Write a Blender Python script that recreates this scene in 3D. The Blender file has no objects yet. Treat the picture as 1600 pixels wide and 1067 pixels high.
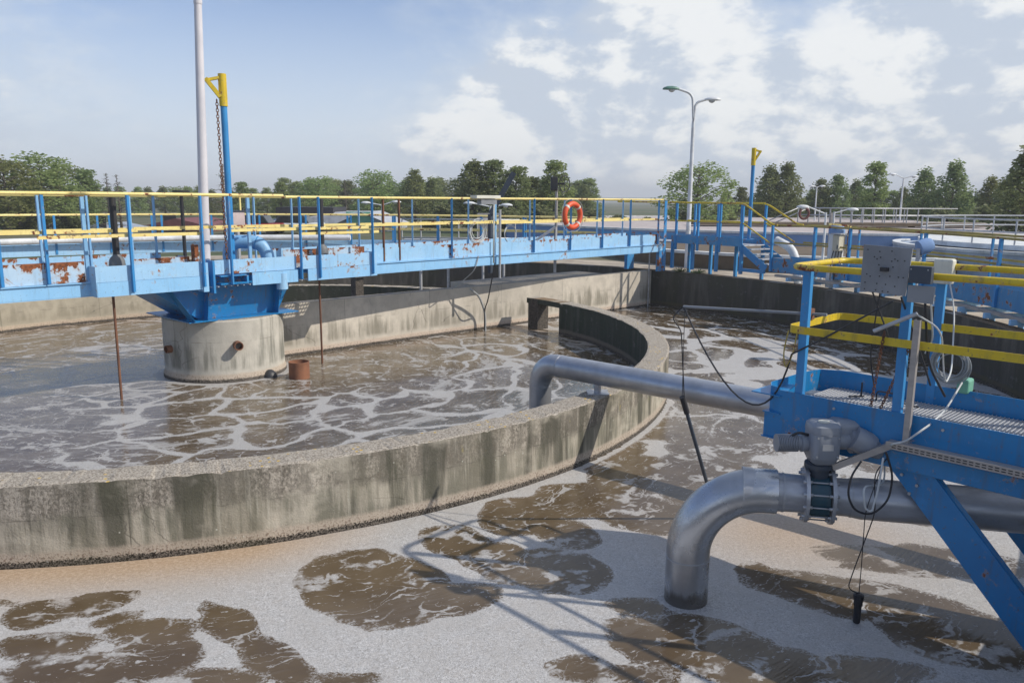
import bpy, math, random
import numpy as np
from mathutils import Vector, Matrix
random.seed(7); rng = np.random.RandomState(11)
sc = bpy.context.scene
col = sc.collection
R_ = math.radians
# ---------------------------------------------------------------- camera
F, YH, RL, H = 1228.3, 312.2, -0.007, 3.5
A_ = math.atan((533.5 - YH) / F)
cd = bpy.data.cameras.new("camera"); cam = bpy.data.objects.new("camera", cd); col.objects.link(cam)
cd.sensor_width = 36; cd.lens = F / 1600 * 36; cd.clip_end = 6000; cd.clip_start = 0.05
cam.location = (0, 0, H)
cam.rotation_euler = (Matrix.Rotation(math.pi / 2 - A_, 4, 'X') @ Matrix.Rotation(-RL, 4, 'Z')).to_euler()
sc.camera = cam
# ---------------------------------------------------------------- places
CX, CY = -5.877, 15.84                      # middle of the round pier
def nrm(a, b): l = math.hypot(a, b); return (a / l, b / l)
UD = nrm(.725, .688); VD = (-UD[1], UD[0])   # divider wall frame
UB = nrm(.68, .733); VB = (-UB[1], UB[0])    # bridge frame
def D(u, v, z): return Vector((CX + u * UD[0] + v * VD[0], CY + u * UD[1] + v * VD[1], z))
def B(u, v, z): return Vector((CX + u * UB[0] + v * VB[0], CY + u * UB[1] + v * VB[1], z))
def PO(r, deg, z): return Vector((CX + r * math.cos(R_(deg)), CY + r * math.sin(R_(deg)), z))
def ray(px, py):
    X = px - 800; y = py - 533.5; c, s = math.cos(RL), math.sin(RL); X, y = c * X - s * y, s * X + c * y
    return Vector((X, F * math.cos(A_) - y * math.sin(A_), -F * math.sin(A_) - y * math.cos(A_)))
def atz(px, py, z): d = ray(px, py); return Vector((0, 0, H)) + d * ((z - H) / d.z)
def atY(px, py, Y): d = ray(px, py); return Vector((0, 0, H)) + d * (Y / d.y)
# ---------------------------------------------------------------- mesh builder
class MB:
    def __init__(s): s.v = []; s.f = []; s.uv = []; s.sm = []; s.hasuv = False
    def face(s, idx, uv=None, smooth=False):
        s.f.append(tuple(idx)); s.uv.append(uv); s.sm.append(smooth)
        if uv: s.hasuv = True
    def add(s, vs): n = len(s.v); s.v += [Vector(p) for p in vs]; return n
    def hexa(s, p):                         # 8 corners: bottom 0-3, top 4-7
        n = s.add(p)
        for q in ((3, 2, 1, 0), (4, 5, 6, 7), (0, 1, 5, 4), (1, 2, 6, 5), (2, 3, 7, 6), (3, 0, 4, 7)): s.face([n + i for i in q])
        return s
    def box(s, c, sx, sy, sz, rz=0):
        c = Vector(c); m = Matrix.Rotation(rz, 3, 'Z'); P = []
        for z in (-1, 1):
            for x, y in ((-1, -1), (1, -1), (1, 1), (-1, 1)): P.append(c + m @ Vector((x * sx / 2, y * sy / 2, z * sz / 2)))
        return s.hexa(P)
    def fbox(s, fr, u0, u1, v0, v1, z0, z1):
        return s.hexa([fr(u0, v0, z0), fr(u1, v0, z0), fr(u1, v1, z0), fr(u0, v1, z0), fr(u0, v0, z1), fr(u1, v0, z1), fr(u1, v1, z1), fr(u0, v1, z1)])
    def beam(s, p, q, w, h, up=(0, 0, 1), c=.5):
        p, q = Vector(p), Vector(q); d = (q - p).normalized(); up = Vector(up)
        if abs(d.dot(up.normalized())) > .98: up = Vector((UB[0], UB[1], 0))
        sd = d.cross(up).normalized(); u = sd.cross(d).normalized(); P = []
        for e in (p, q):
            for a, b in ((-1, -1), (1, -1), (1, 1), (-1, 1)): P.append(e + sd * (a * w / 2) + u * (b * h / 2))
        return s.hexa(P)
    def tube(s, pts, r, seg=12, caps=True, smooth=True):
        pts = [Vector(p) for p in pts]; n = len(pts)
        rr = r if isinstance(r, (list, tuple)) else [r] * n
        T = []
        for i in range(n):
            a = pts[max(0, i - 1)]; b = pts[min(n - 1, i + 1)]; T.append((b - a).normalized())
        up = Vector((0, 0, 1)) if abs(T[0].z) < .9 else Vector((1, 0, 0))
        N = (up - T[0] * up.dot(T[0])).normalized(); rings = []
        for i in range(n):
            if i: N = (N - T[i] * N.dot(T[i])).normalized()
            Bn = T[i].cross(N)
            rings.append(s.add([pts[i] + (N * math.cos(2 * math.pi * k / seg) + Bn * math.sin(2 * math.pi * k / seg)) * rr[i] for k in range(seg)]))
        for i in range(n - 1):
            for k in range(seg):
                k2 = (k + 1) % seg; s.face([rings[i] + k, rings[i] + k2, rings[i + 1] + k2, rings[i + 1] + k], None, smooth)
        if caps:
            s.face([rings[0] + k for k in range(seg)][::-1]); s.face([rings[-1] + k for k in range(seg)])
        return s
    def sweep(s, prof, path, closed=False, uvz=True):     # prof [(side, z)], path [(x,y)] ; side to the left of travel
        P = [Vector((p[0], p[1], 0)) for p in path]; n = len(P); L = 0; Ls = [0]
        z0 = [p[2] if len(p) > 2 else 0 for p in path]
        for i in range(1, n): L += (P[i] - P[i - 1]).length; Ls.append(L)
        rg = []
        for i in range(n):
            if closed: t = (P[(i + 1) % n] - P[i - 1]).normalized()
            else: t = (P[min(n - 1, i + 1)] - P[max(0, i - 1)]).normalized()
            nn = Vector((-t.y, t.x, 0))
            k = 1.0
            rg.append(s.add([P[i] + nn * a * k + Vector((0, 0, b + z0[i])) for a, b in prof]))
        m = len(prof)
        for i in range(n - 1 + (1 if closed else 0)):
            j = (i + 1) % n; l0 = Ls[i]; l1 = Ls[j] if j else L + (P[0] - P[-1]).length
            for k in range(m):
                k2 = (k + 1) % m; a, b = prof[k], prof[k2]
                za = a[1] + (0 if a[1] == b[1] and k else 0); 
                if abs(a[1] - b[1]) < 1e-6: uva, uvb = a[1] , a[1] + .0001
                uv = ((l0, a[1]), (l1, a[1]), (l1, b[1]), (l0, b[1]))
                s.face([rg[i] + k, rg[j] + k, rg[j] + k2, rg[i] + k2], uv)
        if not closed:
            for r0, l, rev in ((rg[0], Ls[0], False), (rg[-1], Ls[-1], True)):
                ids = [r0 + k for k in range(m)]; uv = [(l + a, b) for a, b in prof]
                s.face(ids[::-1] if not rev else ids, uv[::-1] if not rev else uv)
        return s
    def lathe(s, prof, seg=24, mat=None, smooth=True):      # prof [(r,h)] about local z ; mat places it
        mat = mat or Matrix.Identity(4); rg = []
        for r, h in prof: rg.append(s.add([mat @ Vector((r * math.cos(2 * math.pi * k / seg), r * math.sin(2 * math.pi * k / seg), h)) for k in range(seg)]))
        for i in range(len(prof) - 1):
            for k in range(seg):
                k2 = (k + 1) % seg; s.face([rg[i] + k, rg[i] + k2, rg[i + 1] + k2, rg[i + 1] + k], None, smooth)
        s.face([rg[0] + k for k in range(seg)][::-1]); s.face([rg[-1] + k for k in range(seg)])
        return s
    def build(s, name, mat, parent=None, bevel=0, origin=None, fixn=True, autos=True):
        me = bpy.data.meshes.new(name); ob = bpy.data.objects.new(name, me); col.objects.link(ob)
        if parent is not None:
            ob.parent = parent; o = Vector(parent['_o'])
            ob['_o'] = tuple(o)
        else:
            if origin is None:
                xs = [p.x for p in s.v]; ys = [p.y for p in s.v]; zs = [p.z for p in s.v]
                origin = ((min(xs) + max(xs)) / 2, (min(ys) + max(ys)) / 2, min(zs))
            o = Vector(origin); ob.location = o; ob['_o'] = tuple(o)
        me.from_pydata([tuple(p - o) for p in s.v], [], s.f)
        if s.hasuv:
            ul = me.uv_layers.new(name="uv"); k = 0
            for fi, f in enumerate(s.f):
                for j in range(len(f)):
                    ul.data[k].uv = s.uv[fi][j] if s.uv[fi] else (0, 0); k += 1
        me.polygons.foreach_set('use_smooth', s.sm)
        if fixn:
            import bmesh
            bm = bmesh.new(); bm.from_mesh(me); bmesh.ops.recalc_face_normals(bm, faces=bm.faces)
            for e in bm.edges:
                if len(e.link_faces) == 2 and e.calc_face_angle(0) > 0.7: e.smooth = False
            bm.to_mesh(me); bm.free()
        me.materials.append(mat); me.update()
        if bevel:
            b = ob.modifiers.new('bevel', 'BEVEL'); b.width = bevel; b.segments = 2; b.limit_method = 'ANGLE'
        return ob
def tag(o, label, cat=None, group=None, kind=None):
    if label: o['label'] = label
    if cat: o['category'] = cat
    if group: o['group'] = group
    if kind: o['kind'] = kind
    return o
def thing(name, loc, label, cat, group=None):
    o = bpy.data.objects.new(name, None); col.objects.link(o); o.location = loc; o.empty_display_size = .2
    o['_o'] = tuple(loc); return tag(o, label, cat, group)
def box_at(c, sx, sy, sz, rz=0): return MB().box(c, sx, sy, sz, rz)
def arc(r, a0, a1, n=None):
    n = n or max(2, int(abs(a1 - a0) / 1.5)); return [(CX + r * math.cos(R_(a0 + (a1 - a0) * i / n)), CY + r * math.sin(R_(a0 + (a1 - a0) * i / n))) for i in range(n + 1)]
def arcz(r, a0, a1, z, n=None): return [Vector((x, y, z)) for x, y in arc(r, a0, a1, n)]
def bend(pts, r=.1, n=4):                       # round the corners of a polyline
    P = [Vector(p) for p in pts]; out = [P[0]]
    for i in range(1, len(P) - 1):
        a = (P[i - 1] - P[i]); b = (P[i + 1] - P[i]); rr = min(r, a.length * .45, b.length * .45)
        p0 = P[i] + a.normalized() * rr; p1 = P[i] + b.normalized() * rr
        for k in range(n + 1):
            t = k / n; out.append(p0 * (1 - t) ** 2 + P[i] * 2 * t * (1 - t) + p1 * t * t)
    return out + [P[-1]]
def arcbend(a, c, b, r, n=16):
    a, c, b = Vector(a), Vector(c), Vector(b); u = (a - c).normalized(); v = (b - c).normalized(); th = u.angle(v); t = r / math.tan(th / 2)
    o = c + (u + v).normalized() * (r / math.sin(th / 2)); p0 = c + u * t; p1 = c + v * t; A = p0 - o; Bv = p1 - o; w = A.angle(Bv)
    return [a] + [o + (A * math.sin((1 - k / n) * w) + Bv * math.sin(k / n * w)) / math.sin(w) for k in range(n + 1)] + [b]
def hang(p, q, sag, n=12):
    p, q = Vector(p), Vector(q); return [p.lerp(q, t / n) - Vector((0, 0, sag * 4 * (t / n) * (1 - t / n))) for t in range(n + 1)]
# ---------------------------------------------------------------- node helper
class NT:
    def __init__(s, name):
        s.m = bpy.data.materials.new(name); s.m.use_nodes = True; s.t = s.m.node_tree; s.n = s.t.nodes
        s.b = s.n['Principled BSDF']; s.out = s.n['Material Output']
    def node(s, t, **k):
        x = s.n.new(t)
        for a, b in k.items(): setattr(x, a, b)
        return x
    def ln(s, a, b): s.t.links.new(a, b)
    def inp(s, nd, key, v):
        if v is None: return
        if hasattr(v, 'node'): s.ln(v, nd.inputs[key])
        else: nd.inputs[key].default_value = v
    def math(s, op, a, b=None, c=None, clamp=False):
        x = s.node('ShaderNodeMath', operation=op, use_clamp=clamp); s.inp(x, 0, a); s.inp(x, 1, b)
        if c is not None: s.inp(x, 2, c)
        return x.outputs[0]
    def vm(s, op, a, b=None):
        x = s.node('ShaderNodeVectorMath', operation=op); s.inp(x, 0, a); s.inp(x, 1, b); return x.outputs[0]
    def noise(s, vec, scale, detail=3, rough=.55, out=0, dist=0):
        x = s.node('ShaderNodeTexNoise'); s.inp(x, 'Vector', vec); x.inputs['Scale'].default_value = scale
        x.inputs['Detail'].default_value = detail; x.inputs['Roughness'].default_value = rough; x.inputs['Distortion'].default_value = dist
        return x.outputs[out]
    def sstep(s, v, a, b, lo=0., hi=1.):
        x = s.node('ShaderNodeMapRange', interpolation_type='SMOOTHSTEP'); s.inp(x, 'Value', v); s.inp(x, 'From Min', a); s.inp(x, 'From Max', b)
        x.inputs['To Min'].default_value = lo; x.inputs['To Max'].default_value = hi; return x.outputs[0]
    def mix(s, f, a, b, bt='MIX'):
        x = s.node('ShaderNodeMix', data_type='RGBA', blend_type=bt); s.inp(x, 0, f)
        s.inp(x, 6, a if hasattr(a, 'node') else (*a, 1)); s.inp(x, 7, b if hasattr(b, 'node') else (*b, 1)); return x.outputs[2]
    def scale(s, vec, v): return s.vm('MULTIPLY', vec, v)
    def obj(s): return s.node('ShaderNodeTexCoord').outputs['Object']
    def pos(s): return s.node('ShaderNodeNewGeometry').outputs['Position']
    def uv(s): return s.node('ShaderNodeTexCoord').outputs['UV']
    def sep(s, v): return s.node('ShaderNodeSeparateXYZ', ).outputs if False else s._sep(v)
    def _sep(s, v): x = s.node('ShaderNodeSeparateXYZ'); s.ln(v, x.inputs[0]); return x.outputs
    def bump(s, h, strength=.3, dist=.01, normal=None):
        x = s.node('ShaderNodeBump'); s.ln(h, x.inputs['Height']); x.inputs['Strength'].default_value = strength; x.inputs['Distance'].default_value = dist
        if normal: s.ln(normal, x.inputs['Normal'])
        return x.outputs[0]
    def fin(s, color, rough=.6, metal=0., bump=None, spec=None):
        s.inp(s.b, 'Base Color', color if hasattr(color, 'node') else (*color, 1)); s.inp(s.b, 'Roughness', rough); s.inp(s.b, 'Metallic', metal)
        if bump: s.ln(bump, s.b.inputs['Normal'])
        if spec is not None: s.b.inputs['Specular IOR Level'].default_value = spec
        return s.m
# ---------------------------------------------------------------- materials
def paint(name, c, c2=None, rust=0., rough=.42, dirt=.25, rsc=5., edge=None, runs=0.):
    t = NT(name); p = t.pos(); c2 = c2 or tuple(x * .75 for x in c)
    n1 = t.noise(p, 2.3, 4); colr = t.mix(t.sstep(n1, .35, .7), c, c2)
    st = t.noise(t.scale(p, (9, 9, 1.2)), 1.5, 4, .6); colr = t.mix(t.math('MULTIPLY', t.sstep(st, .52, .78), dirt), colr, (.10, .09, .07))
    colr = t.mix(t.sstep(t.noise(p, 34, 3), .62, .72, 0, .35 * dirt / .25), colr, (.12, .10, .08))
    if runs:
        rn = t.noise(t.scale(p, (11, 11, .9)), 1.3, 4, .6); colr = t.mix(t.sstep(rn, .60, .74, 0, runs), colr, (.16, .09, .05)); colr = t.mix(t.sstep(t.noise(p, 6, 5, .7), .56, .70, 0, runs * .7), colr, tuple(min(1, x * 1.5 + .05) for x in c))
    ro = rough
    if rust:
        n2 = t.noise(p, rsc, 6, .68, dist=.3); n3 = t.noise(t.scale(p, (1, 1, .5)), 1.1, 2)
        v = t.math('ADD', n2, t.math('MULTIPLY', t.math('SUBTRACT', n3, .5), .55))
        if edge:
            zz = t.sep(p)[2]; v = t.math('ADD', v, t.sstep(zz, edge - .09, edge + .01, 0, .13))
            run = t.noise(t.scale(p, (14, 14, .8)), 1.4, 3, .5); v = t.math('ADD', v, t.math('MULTIPLY', t.sstep(run, .60, .72), t.sstep(zz, edge - .30, edge - .05, 0, .07)))
        m = t.sstep(v, .64 - rust, .675 - rust); rc = t.mix(t.sstep(t.noise(p, 22, 4), .35, .65), (.30, .10, .035), (.13, .045, .02))
        halo = t.sstep(v, .57 - rust, .66 - rust, 0, .5)
        colr = t.mix(halo, colr, (.42, .30, .20)); colr = t.mix(m, colr, rc); ro = t.sstep(m, 0., 1., rough, .9)
    b = t.bump(t.noise(p, 40, 3), .12, .004)
    return t.fin(colr, ro, 0., b)
M = {}
M['blue_pale'] = paint('sunlit_pale_blue_paint', (.29, .55, .82), (.25, .51, .79), rust=-.035, rough=.5, runs=.2)  # pale tone of the sunlit faces put into the colour, some chalking
M['blue_rust'] = paint('rusty_pale_blue_paint', (.34, .57, .80), (.29, .53, .78), rust=-.01, rough=.55, rsc=6.5, edge=2.42, runs=.25)
M['blue_heavy'] = paint('heavily_rusted_pale_blue_paint', (.46, .61, .76), (.36, .54, .72), rust=.115, rough=.6, rsc=5., edge=2.42)
M['blue_post'] = paint('mid_blue_paint', (.04, .26, .57), (.03, .22, .51), rust=-.03, rough=.4)  # deeper blue of the shaded post faces put into the base colour
M['blue_lightpost'] = paint('light_blue_paint', (.24, .46, .70), (.20, .42, .68), rust=.0, rough=.45)
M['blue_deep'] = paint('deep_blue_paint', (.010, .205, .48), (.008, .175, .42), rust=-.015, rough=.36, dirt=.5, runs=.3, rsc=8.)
M['blue_kick'] = paint('blue_flaking_paint', (.07, .27, .50), (.05, .23, .46), rust=.055, rough=.5, rsc=6)
M['yellow_old'] = paint('faded_yellow_paint', (.84, .70, .28), (.80, .63, .22), rust=.02, rough=.5, rsc=7)
M['yellow'] = paint('yellow_paint', (.62, .44, .015), (.66, .50, .03), rust=.035, rough=.42, rsc=9, dirt=.5, runs=.3)
M['yellow_dirty'] = paint('dirty_yellow_paint', (.42, .32, .06), (.30, .23, .06), rust=.02, rough=.55)
M['black'] = paint('black_plastic', (.03, .03, .035), rough=.5, dirt=.3)
M['grey_cap'] = paint('grey_rubber', (.16, .165, .17), rough=.6)
M['mast'] = paint('pale_grey_galvanised', (.66, .64, .67), (.58, .57, .61), rough=.42, dirt=.1)
M['rustrod'] = paint('rusted_steel', (.20, .09, .05), (.10, .045, .03), rough=.85)
M['rustdrum'] = paint('rusty_orange_steel', (.29, .125, .065), (.16, .07, .04), rough=.85)
M['actuator'] = paint('grey_actuator_paint', (.27, .29, .33), (.23, .25, .29), rough=.38, dirt=.15)
M['plate'] = paint('grey_plastic_sheet', (.26, .275, .30), rough=.55, dirt=.15)
M['darkbox'] = paint('dark_slate_plastic', (.05, .065, .09), rough=.5)
M['white'] = paint('off_white_plastic', (.70, .69, .60), rough=.5, dirt=.15)
M['whitep'] = paint('white_paint', (.72, .74, .76), rough=.5, dirt=.2)
M['orange'] = paint('orange_buoy_plastic', (.75, .10, .03), rough=.5, dirt=.15)
M['cablegrey'] = paint('grey_cable', (.38, .40, .41), rough=.5)
M['cablewhite'] = paint('pale_cable', (.60, .62, .62), rough=.5)
M['green'] = paint('pale_green_plastic', (.16, .42, .30), rough=.5)
M['lampglass'] = paint('lamp_glass', (.55, .58, .60), rough=.2)
M['lampgreen'] = paint('green_lamp_hood', (.12, .25, .20), rough=.4)
M['tankblue'] = paint('tank_blue_render', (.20, .32, .55), (.18, .30, .52), rough=.8, dirt=.12)
M['tankwhite'] = paint('tank_white_render', (.45, .52, .62), rough=.8, dirt=.15)
M['tanktop'] = paint('tank_white_rim', (.72, .74, .74), rough=.8, dirt=.25)
M['tankinside'] = paint('brown_tank_inside', (.16, .12, .08), rough=.9)
M['corr'] = paint('corrugated_metal', (.36, .40, .46), rough=.5, dirt=.12)
M['roof'] = paint('pale_roof_sheet', (.48, .50, .54), rough=.6, dirt=.1)
M['darkdoor'] = paint('dark_doorway', (.03, .03, .04), rough=.8)
M['redwall'] = paint('dark_red_boards', (.16, .06, .055), rough=.8)
M['orangemachine'] = paint('machine_orange', (.45, .18, .04), rough=.5)
M['redcar'] = paint('red_car_paint', (.35, .02, .03), rough=.3)
M['glass'] = paint('dark_window_glass', (.03, .035, .04), rough=.1, dirt=.1)
M['chrome'] = None
def metal(name, c, rough=.4, streak=.3):
    t = NT(name); p = t.pos(); n = t.noise(t.scale(p, (3, 3, 9)), 1.3, 5, .6); n2 = t.noise(p, 14, 4)
    cc = t.mix(t.sstep(n, .35, .7, 0, streak), c, tuple(x * .5 for x in c)); cc = t.mix(t.sstep(n2, .6, .75, 0, .3), cc, (.25, .23, .2))
    return t.fin(cc, t.sstep(n, .3, .7, rough, rough + .15), .5, t.bump(n2, .08, .004))
M['steel'] = metal('dull_stainless_steel', (.46, .48, .51), .38)
M['steel2'] = metal('weathered_stainless_steel', (.46, .47, .50), .30, .4)
M['galv'] = metal('galvanised_steel', (.50, .51, .53), .45, .4)
M['alu'] = metal('aluminium_channel', (.42, .39, .37), .45, .3)
M['grating'] = paint('galvanised_grating', (.55, .56, .58), (.46, .47, .5), rough=.45, dirt=.15)

def pipe_metal(name, c, rough, y0=None):
    t = NT(name); p = t.pos(); z = t.sep(p)[2]
    n = t.noise(p, 3.2, 5, .6); n2 = t.noise(t.scale(p, (16, 16, 2)), 1.2, 4)
    cc = t.mix(t.sstep(n, .3, .7), c, tuple(x * .74 for x in c))
    cc = t.mix(t.sstep(t.noise(p, 60, 2), .64, .74, 0, .25), cc, (.2, .17, .14))
    zz = t.math('ADD', z, t.math('MULTIPLY', n2, -.22))
    cc = t.mix(t.sstep(zz, .06, -.03, 0, .8), cc, (.14, .12, .095))
    return t.fin(cc, t.sstep(n, .3, .7, rough - .06, rough + .1), .65, t.bump(t.noise(t.scale(p, (1, 1, 1)), 22, 6, .7), .14, .006))
M['pipe'] = pipe_metal('big_pipe_steel', (.56, .57, .59), .27)
M['pipe2'] = pipe_metal('overflow_pipe_grey', (.50, .515, .55), .34)

def concrete(name, base, dark, mode='ring', zt=.84, streak=.6, moss=0., band=(.47, .40, .33), seed=0.):
    t = NT(name); uv = t.uv(); p = t.pos(); q = t.sep(uv); sx, z = q[0], q[1]
    off = t.vm('ADD', uv, (seed, 0, 0))
    big = t.noise(p, .9, 4); mid = t.noise(p, 4.5, 5, .62); fine = t.noise(p, 45, 4, .6)
    c = t.mix(t.sstep(big, .3, .7), base, tuple(x * .78 for x in base))
    c = t.mix(t.sstep(mid, .38, .7, 0, .55), c, tuple(x * .62 for x in base))
    # vertical run marks
    s1 = t.noise(t.scale(off, (5.5, .55, 1)), 1., 5, .65); s2 = t.noise(t.scale(off, (1.6, .35, 1)), 1., 3, .5)
    s3 = t.noise(t.scale(off, (15, .8, 1)), 1., 3, .6)
    if mode == 'div':                        # stains climb from the middle down
        hgt = t.sstep(z, zt * .92, zt * .30)
        v = t.math('ADD', t.math('MULTIPLY', s1, .7), t.math('MULTIPLY', s2, .45)); v = t.math('ADD', v, t.math('MULTIPLY', hgt, .20))
        v = t.math('ADD', v, t.sstep(z, zt * .55, zt, 0, .13)) if zt > 1.3 else v; m = t.math('MULTIPLY', t.sstep(v, .67, .86), streak); m = t.math('MULTIPLY', m, t.sstep(z, .18, .3))
        c = t.mix(m, c, dark); c = t.mix(t.math('MULTIPLY', t.sstep(s3, .55, .8), .25 * streak), c, dark)
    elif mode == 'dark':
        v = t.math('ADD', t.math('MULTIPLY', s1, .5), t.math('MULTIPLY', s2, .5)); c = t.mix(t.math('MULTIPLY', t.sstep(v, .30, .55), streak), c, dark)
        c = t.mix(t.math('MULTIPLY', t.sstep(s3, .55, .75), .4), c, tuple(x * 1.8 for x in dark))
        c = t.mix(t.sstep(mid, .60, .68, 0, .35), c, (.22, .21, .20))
    else:
        zz = t.math('ADD', z, t.math('MULTIPLY', t.math('SUBTRACT', mid, .5), .22)); zz = t.math('ADD', zz, t.math('MULTIPLY', t.math('SUBTRACT', s1, .5), .22))
        up = t.sstep(zz, zt * .50, zt * .68)
        low = t.mix(t.sstep(t.math('ADD', t.math('MULTIPLY', s1, .6), t.math('MULTIPLY', big, .4)), .42, .58), (.15, .15, .115), (.53, .48, .40)); low = t.mix(t.sstep(s2, .48, .66, 0, .55), low, (.17, .155, .12))
        low = t.mix(t.sstep(s3, .54, .68, 0, .65), low, (.56, .53, .45)); low = t.mix(t.sstep(t.noise(t.scale(off, (26, 1.1, 1)), 1., 4, .6), .54, .68, 0, .5), low, (.13, .125, .10)); low = t.mix(t.sstep(q[0], 22., 6., 0, .0), low, low); c = t.mix(.8, c, low)
        sp = t.math('ADD', t.math('MULTIPLY', t.noise(t.scale(p, (1, 1, .8)), 34, 7, .75), .62), t.math('MULTIPLY', t.noise(t.scale(off, (9, .9, 1)), 1., 6, .7), .38)); rgh = t.mix(t.sstep(sp, .42, .58), (.115, .10, .085), (.56, .50, .43))
        rgh = t.mix(t.sstep(s1, .44, .60, 0, .85), rgh, (.09, .082, .068)); rgh = t.mix(t.sstep(s2, .40, .62, 0, .5), rgh, (.16, .145, .12)); rgh = t.mix(t.sstep(s3, .56, .72, 0, .55), rgh, (.48, .45, .40)); rgh = t.mix(t.sstep(t.noise(p, 8, 4, .6), .54, .64, 0, .6), rgh, (.12, .10, .08)); rgh = t.mix(t.sstep(t.noise(p, 70, 3, .6), .58, .66, 0, .7), rgh, (.05, .045, .04))
        c = t.mix(t.math('MULTIPLY', up, .85), c, rgh)
    pnl = t.node('ShaderNodeTexWhiteNoise', noise_dimensions='1D'); pf_ = t.math('DIVIDE', sx, 2.5); t.ln(t.math('FLOOR', pf_), pnl.inputs['W'])
    c = t.mix(t.math('MULTIPLY', pnl.outputs['Value'], .30), c, tuple(x * .55 for x in base))
    fr_ = t.math('FRACT', t.math('ADD', pf_, t.math('MULTIPLY', t.math('SUBTRACT', mid, .5), .004))); c = t.mix(t.math('MULTIPLY', t.sstep(fr_, .0055, .002), .6), c, (.07, .06, .05))
    c = t.mix(t.math('MULTIPLY', t.sstep(t.math('ABSOLUTE', t.math('SUBTRACT', z, zt * .58)), .008, .002), t.sstep(mid, .45, .6, 0, .5)), c, (.10, .09, .075))
    ck = t.node('ShaderNodeTexVoronoi', feature='DISTANCE_TO_EDGE'); t.ln(t.vm('ADD', t.scale(uv, (1, 1, 0)), t.scale(t.node('ShaderNodeTexNoise').outputs['Color'], (.5, .5, 0))), ck.inputs['Vector']); ck.inputs['Scale'].default_value = .9
    c = t.mix(t.math('MULTIPLY', t.sstep(ck.outputs['Distance'], .006, .001), t.sstep(big, .50, .56, 0, .55)), c, (.06, .05, .045))
    if mode == 'ring': c = t.mix(t.sstep(t.noise(t.scale(off, (2.6, .28, 1)), 1., 5, .62), .48, .60, 0, .78), c, (.07, .068, .052)); c = t.mix(t.sstep(t.noise(t.scale(off, (1.1, 1.4, 1)), 1., 4, .6), .52, .66, 0, .45), c, (.60, .55, .46))
    # pale band just above the water and a dark crust on the waterline
    zz = t.math('ADD', z, t.math('MULTIPLY', t.math('SUBTRACT', fine, .5), .05)); zz = t.math('ADD', zz, t.math('MULTIPLY', t.math('SUBTRACT', mid, .5), .05))
    c = t.mix(t.sstep(zz, .19, .13, 0, .8), c, band)
    c = t.mix(t.math('MULTIPLY', t.sstep(zz, .17, .12), t.sstep(fine, .52, .60, 0, .6)), c, (.12, .07, .05))
    crust = t.noise(p, 60, 3); z3 = t.math('ADD', z, t.math('MULTIPLY', t.math('SUBTRACT', crust, .5), .10))
    c = t.mix(t.sstep(z3, .080, .052), c, t.mix(t.sstep(crust, .4, .6), (.02, .016, .013), (.16, .14, .12)))
    if moss:
        c = t.mix(t.math('MULTIPLY', t.sstep(t.math('ADD', big, t.math('MULTIPLY', s2, .6)), .75, .95), moss), c, (.13, .15, .03))
    # weathered crown of the wall: horizontal faces
    g = t.node('ShaderNodeNewGeometry'); nz = t.sep(g.outputs['Normal'])[2]
    topn = t.noise(p, 52, 6, .72); topc = t.mix(t.sstep(topn, .36, .62), (.15, .125, .10), (.50, .45, .38))
    vo = t.node('ShaderNodeTexVoronoi'); t.ln(p, vo.inputs['Vector']); vo.inputs['Scale'].default_value = 13
    lich = t.math('MULTIPLY', t.sstep(t.noise(p, 2.2, 3), .52, .60), t.sstep(vo.outputs['Distance'], .26, .18))
    if mode == 'ring':
        c = t.mix(t.math('MULTIPLY', t.sstep(vo.outputs['Distance'], .13, .09), t.sstep(t.noise(p, 3.1, 2), .56, .66)), c, (.50, .50, .44))
        lv = t.math('MULTIPLY', t.sstep(t.noise(t.scale(p, (1, 1, .6)), 3.0, 4), .66, .70), t.sstep(z, .38, .6))
        c = t.mix(t.math('MULTIPLY', t.math('MULTIPLY', lv, t.sstep(sp, .4, .55)), .6), c, (.42, .34, .07))
        topc = t.mix(lich, topc, (.62, .40, .05))
    elif mode == 'dark':
        topc = t.mix(t.sstep(topn, .35, .6), (.05, .04, .025), (.34, .24, .15)); topc = t.mix(t.sstep(t.noise(p, 1.3, 2), .5, .6), topc, (.40, .36, .31))
    c = t.mix(t.sstep(nz, .6, .9), c, topc)
    h = t.math('ADD', t.math('MULTIPLY', fine, .5), mid); h = t.math('ADD', h, t.math('MULTIPLY', t.sstep(nz, .6, .9), topn))
    b = t.bump(h, .55 if mode != 'div' else .35, .02)
    return t.fin(c, .9, 0., b, .25)
M['c_ring'] = concrete('weathered_ring_concrete', (.40, .36, .29), (.08, .08, .06), 'ring', .84, moss=.06)
M['c_div2'] = concrete('tan_ring_concrete', (.46, .41, .32), (.20, .18, .13), 'div', .84, .5, band=(.52, .42, .32), seed=9.)
M['c_ringin'] = concrete('shaded_mossy_concrete', (.13, .13, .11), (.035, .045, .03), 'dark', .84, .8, band=(.20, .17, .14))  # dark stains, with the shade of the unlit inner side in the base colour
M['c_div'] = concrete('pale_divider_concrete', (.66, .60, .51), (.20, .185, .145), 'div', 1.19, .8, band=(.58, .47, .38))
M['c_pier'] = concrete('pale_pier_concrete', (.58, .545, .475), (.14, .14, .115), 'div', 1.35, .9, band=(.46, .38, .30), seed=3.3)
M['c_out'] = concrete('black_stained_concrete', (.20, .18, .15), (.045, .042, .037), 'dark', 1.19, .78, band=(.10, .09, .06), moss=.08)
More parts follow.
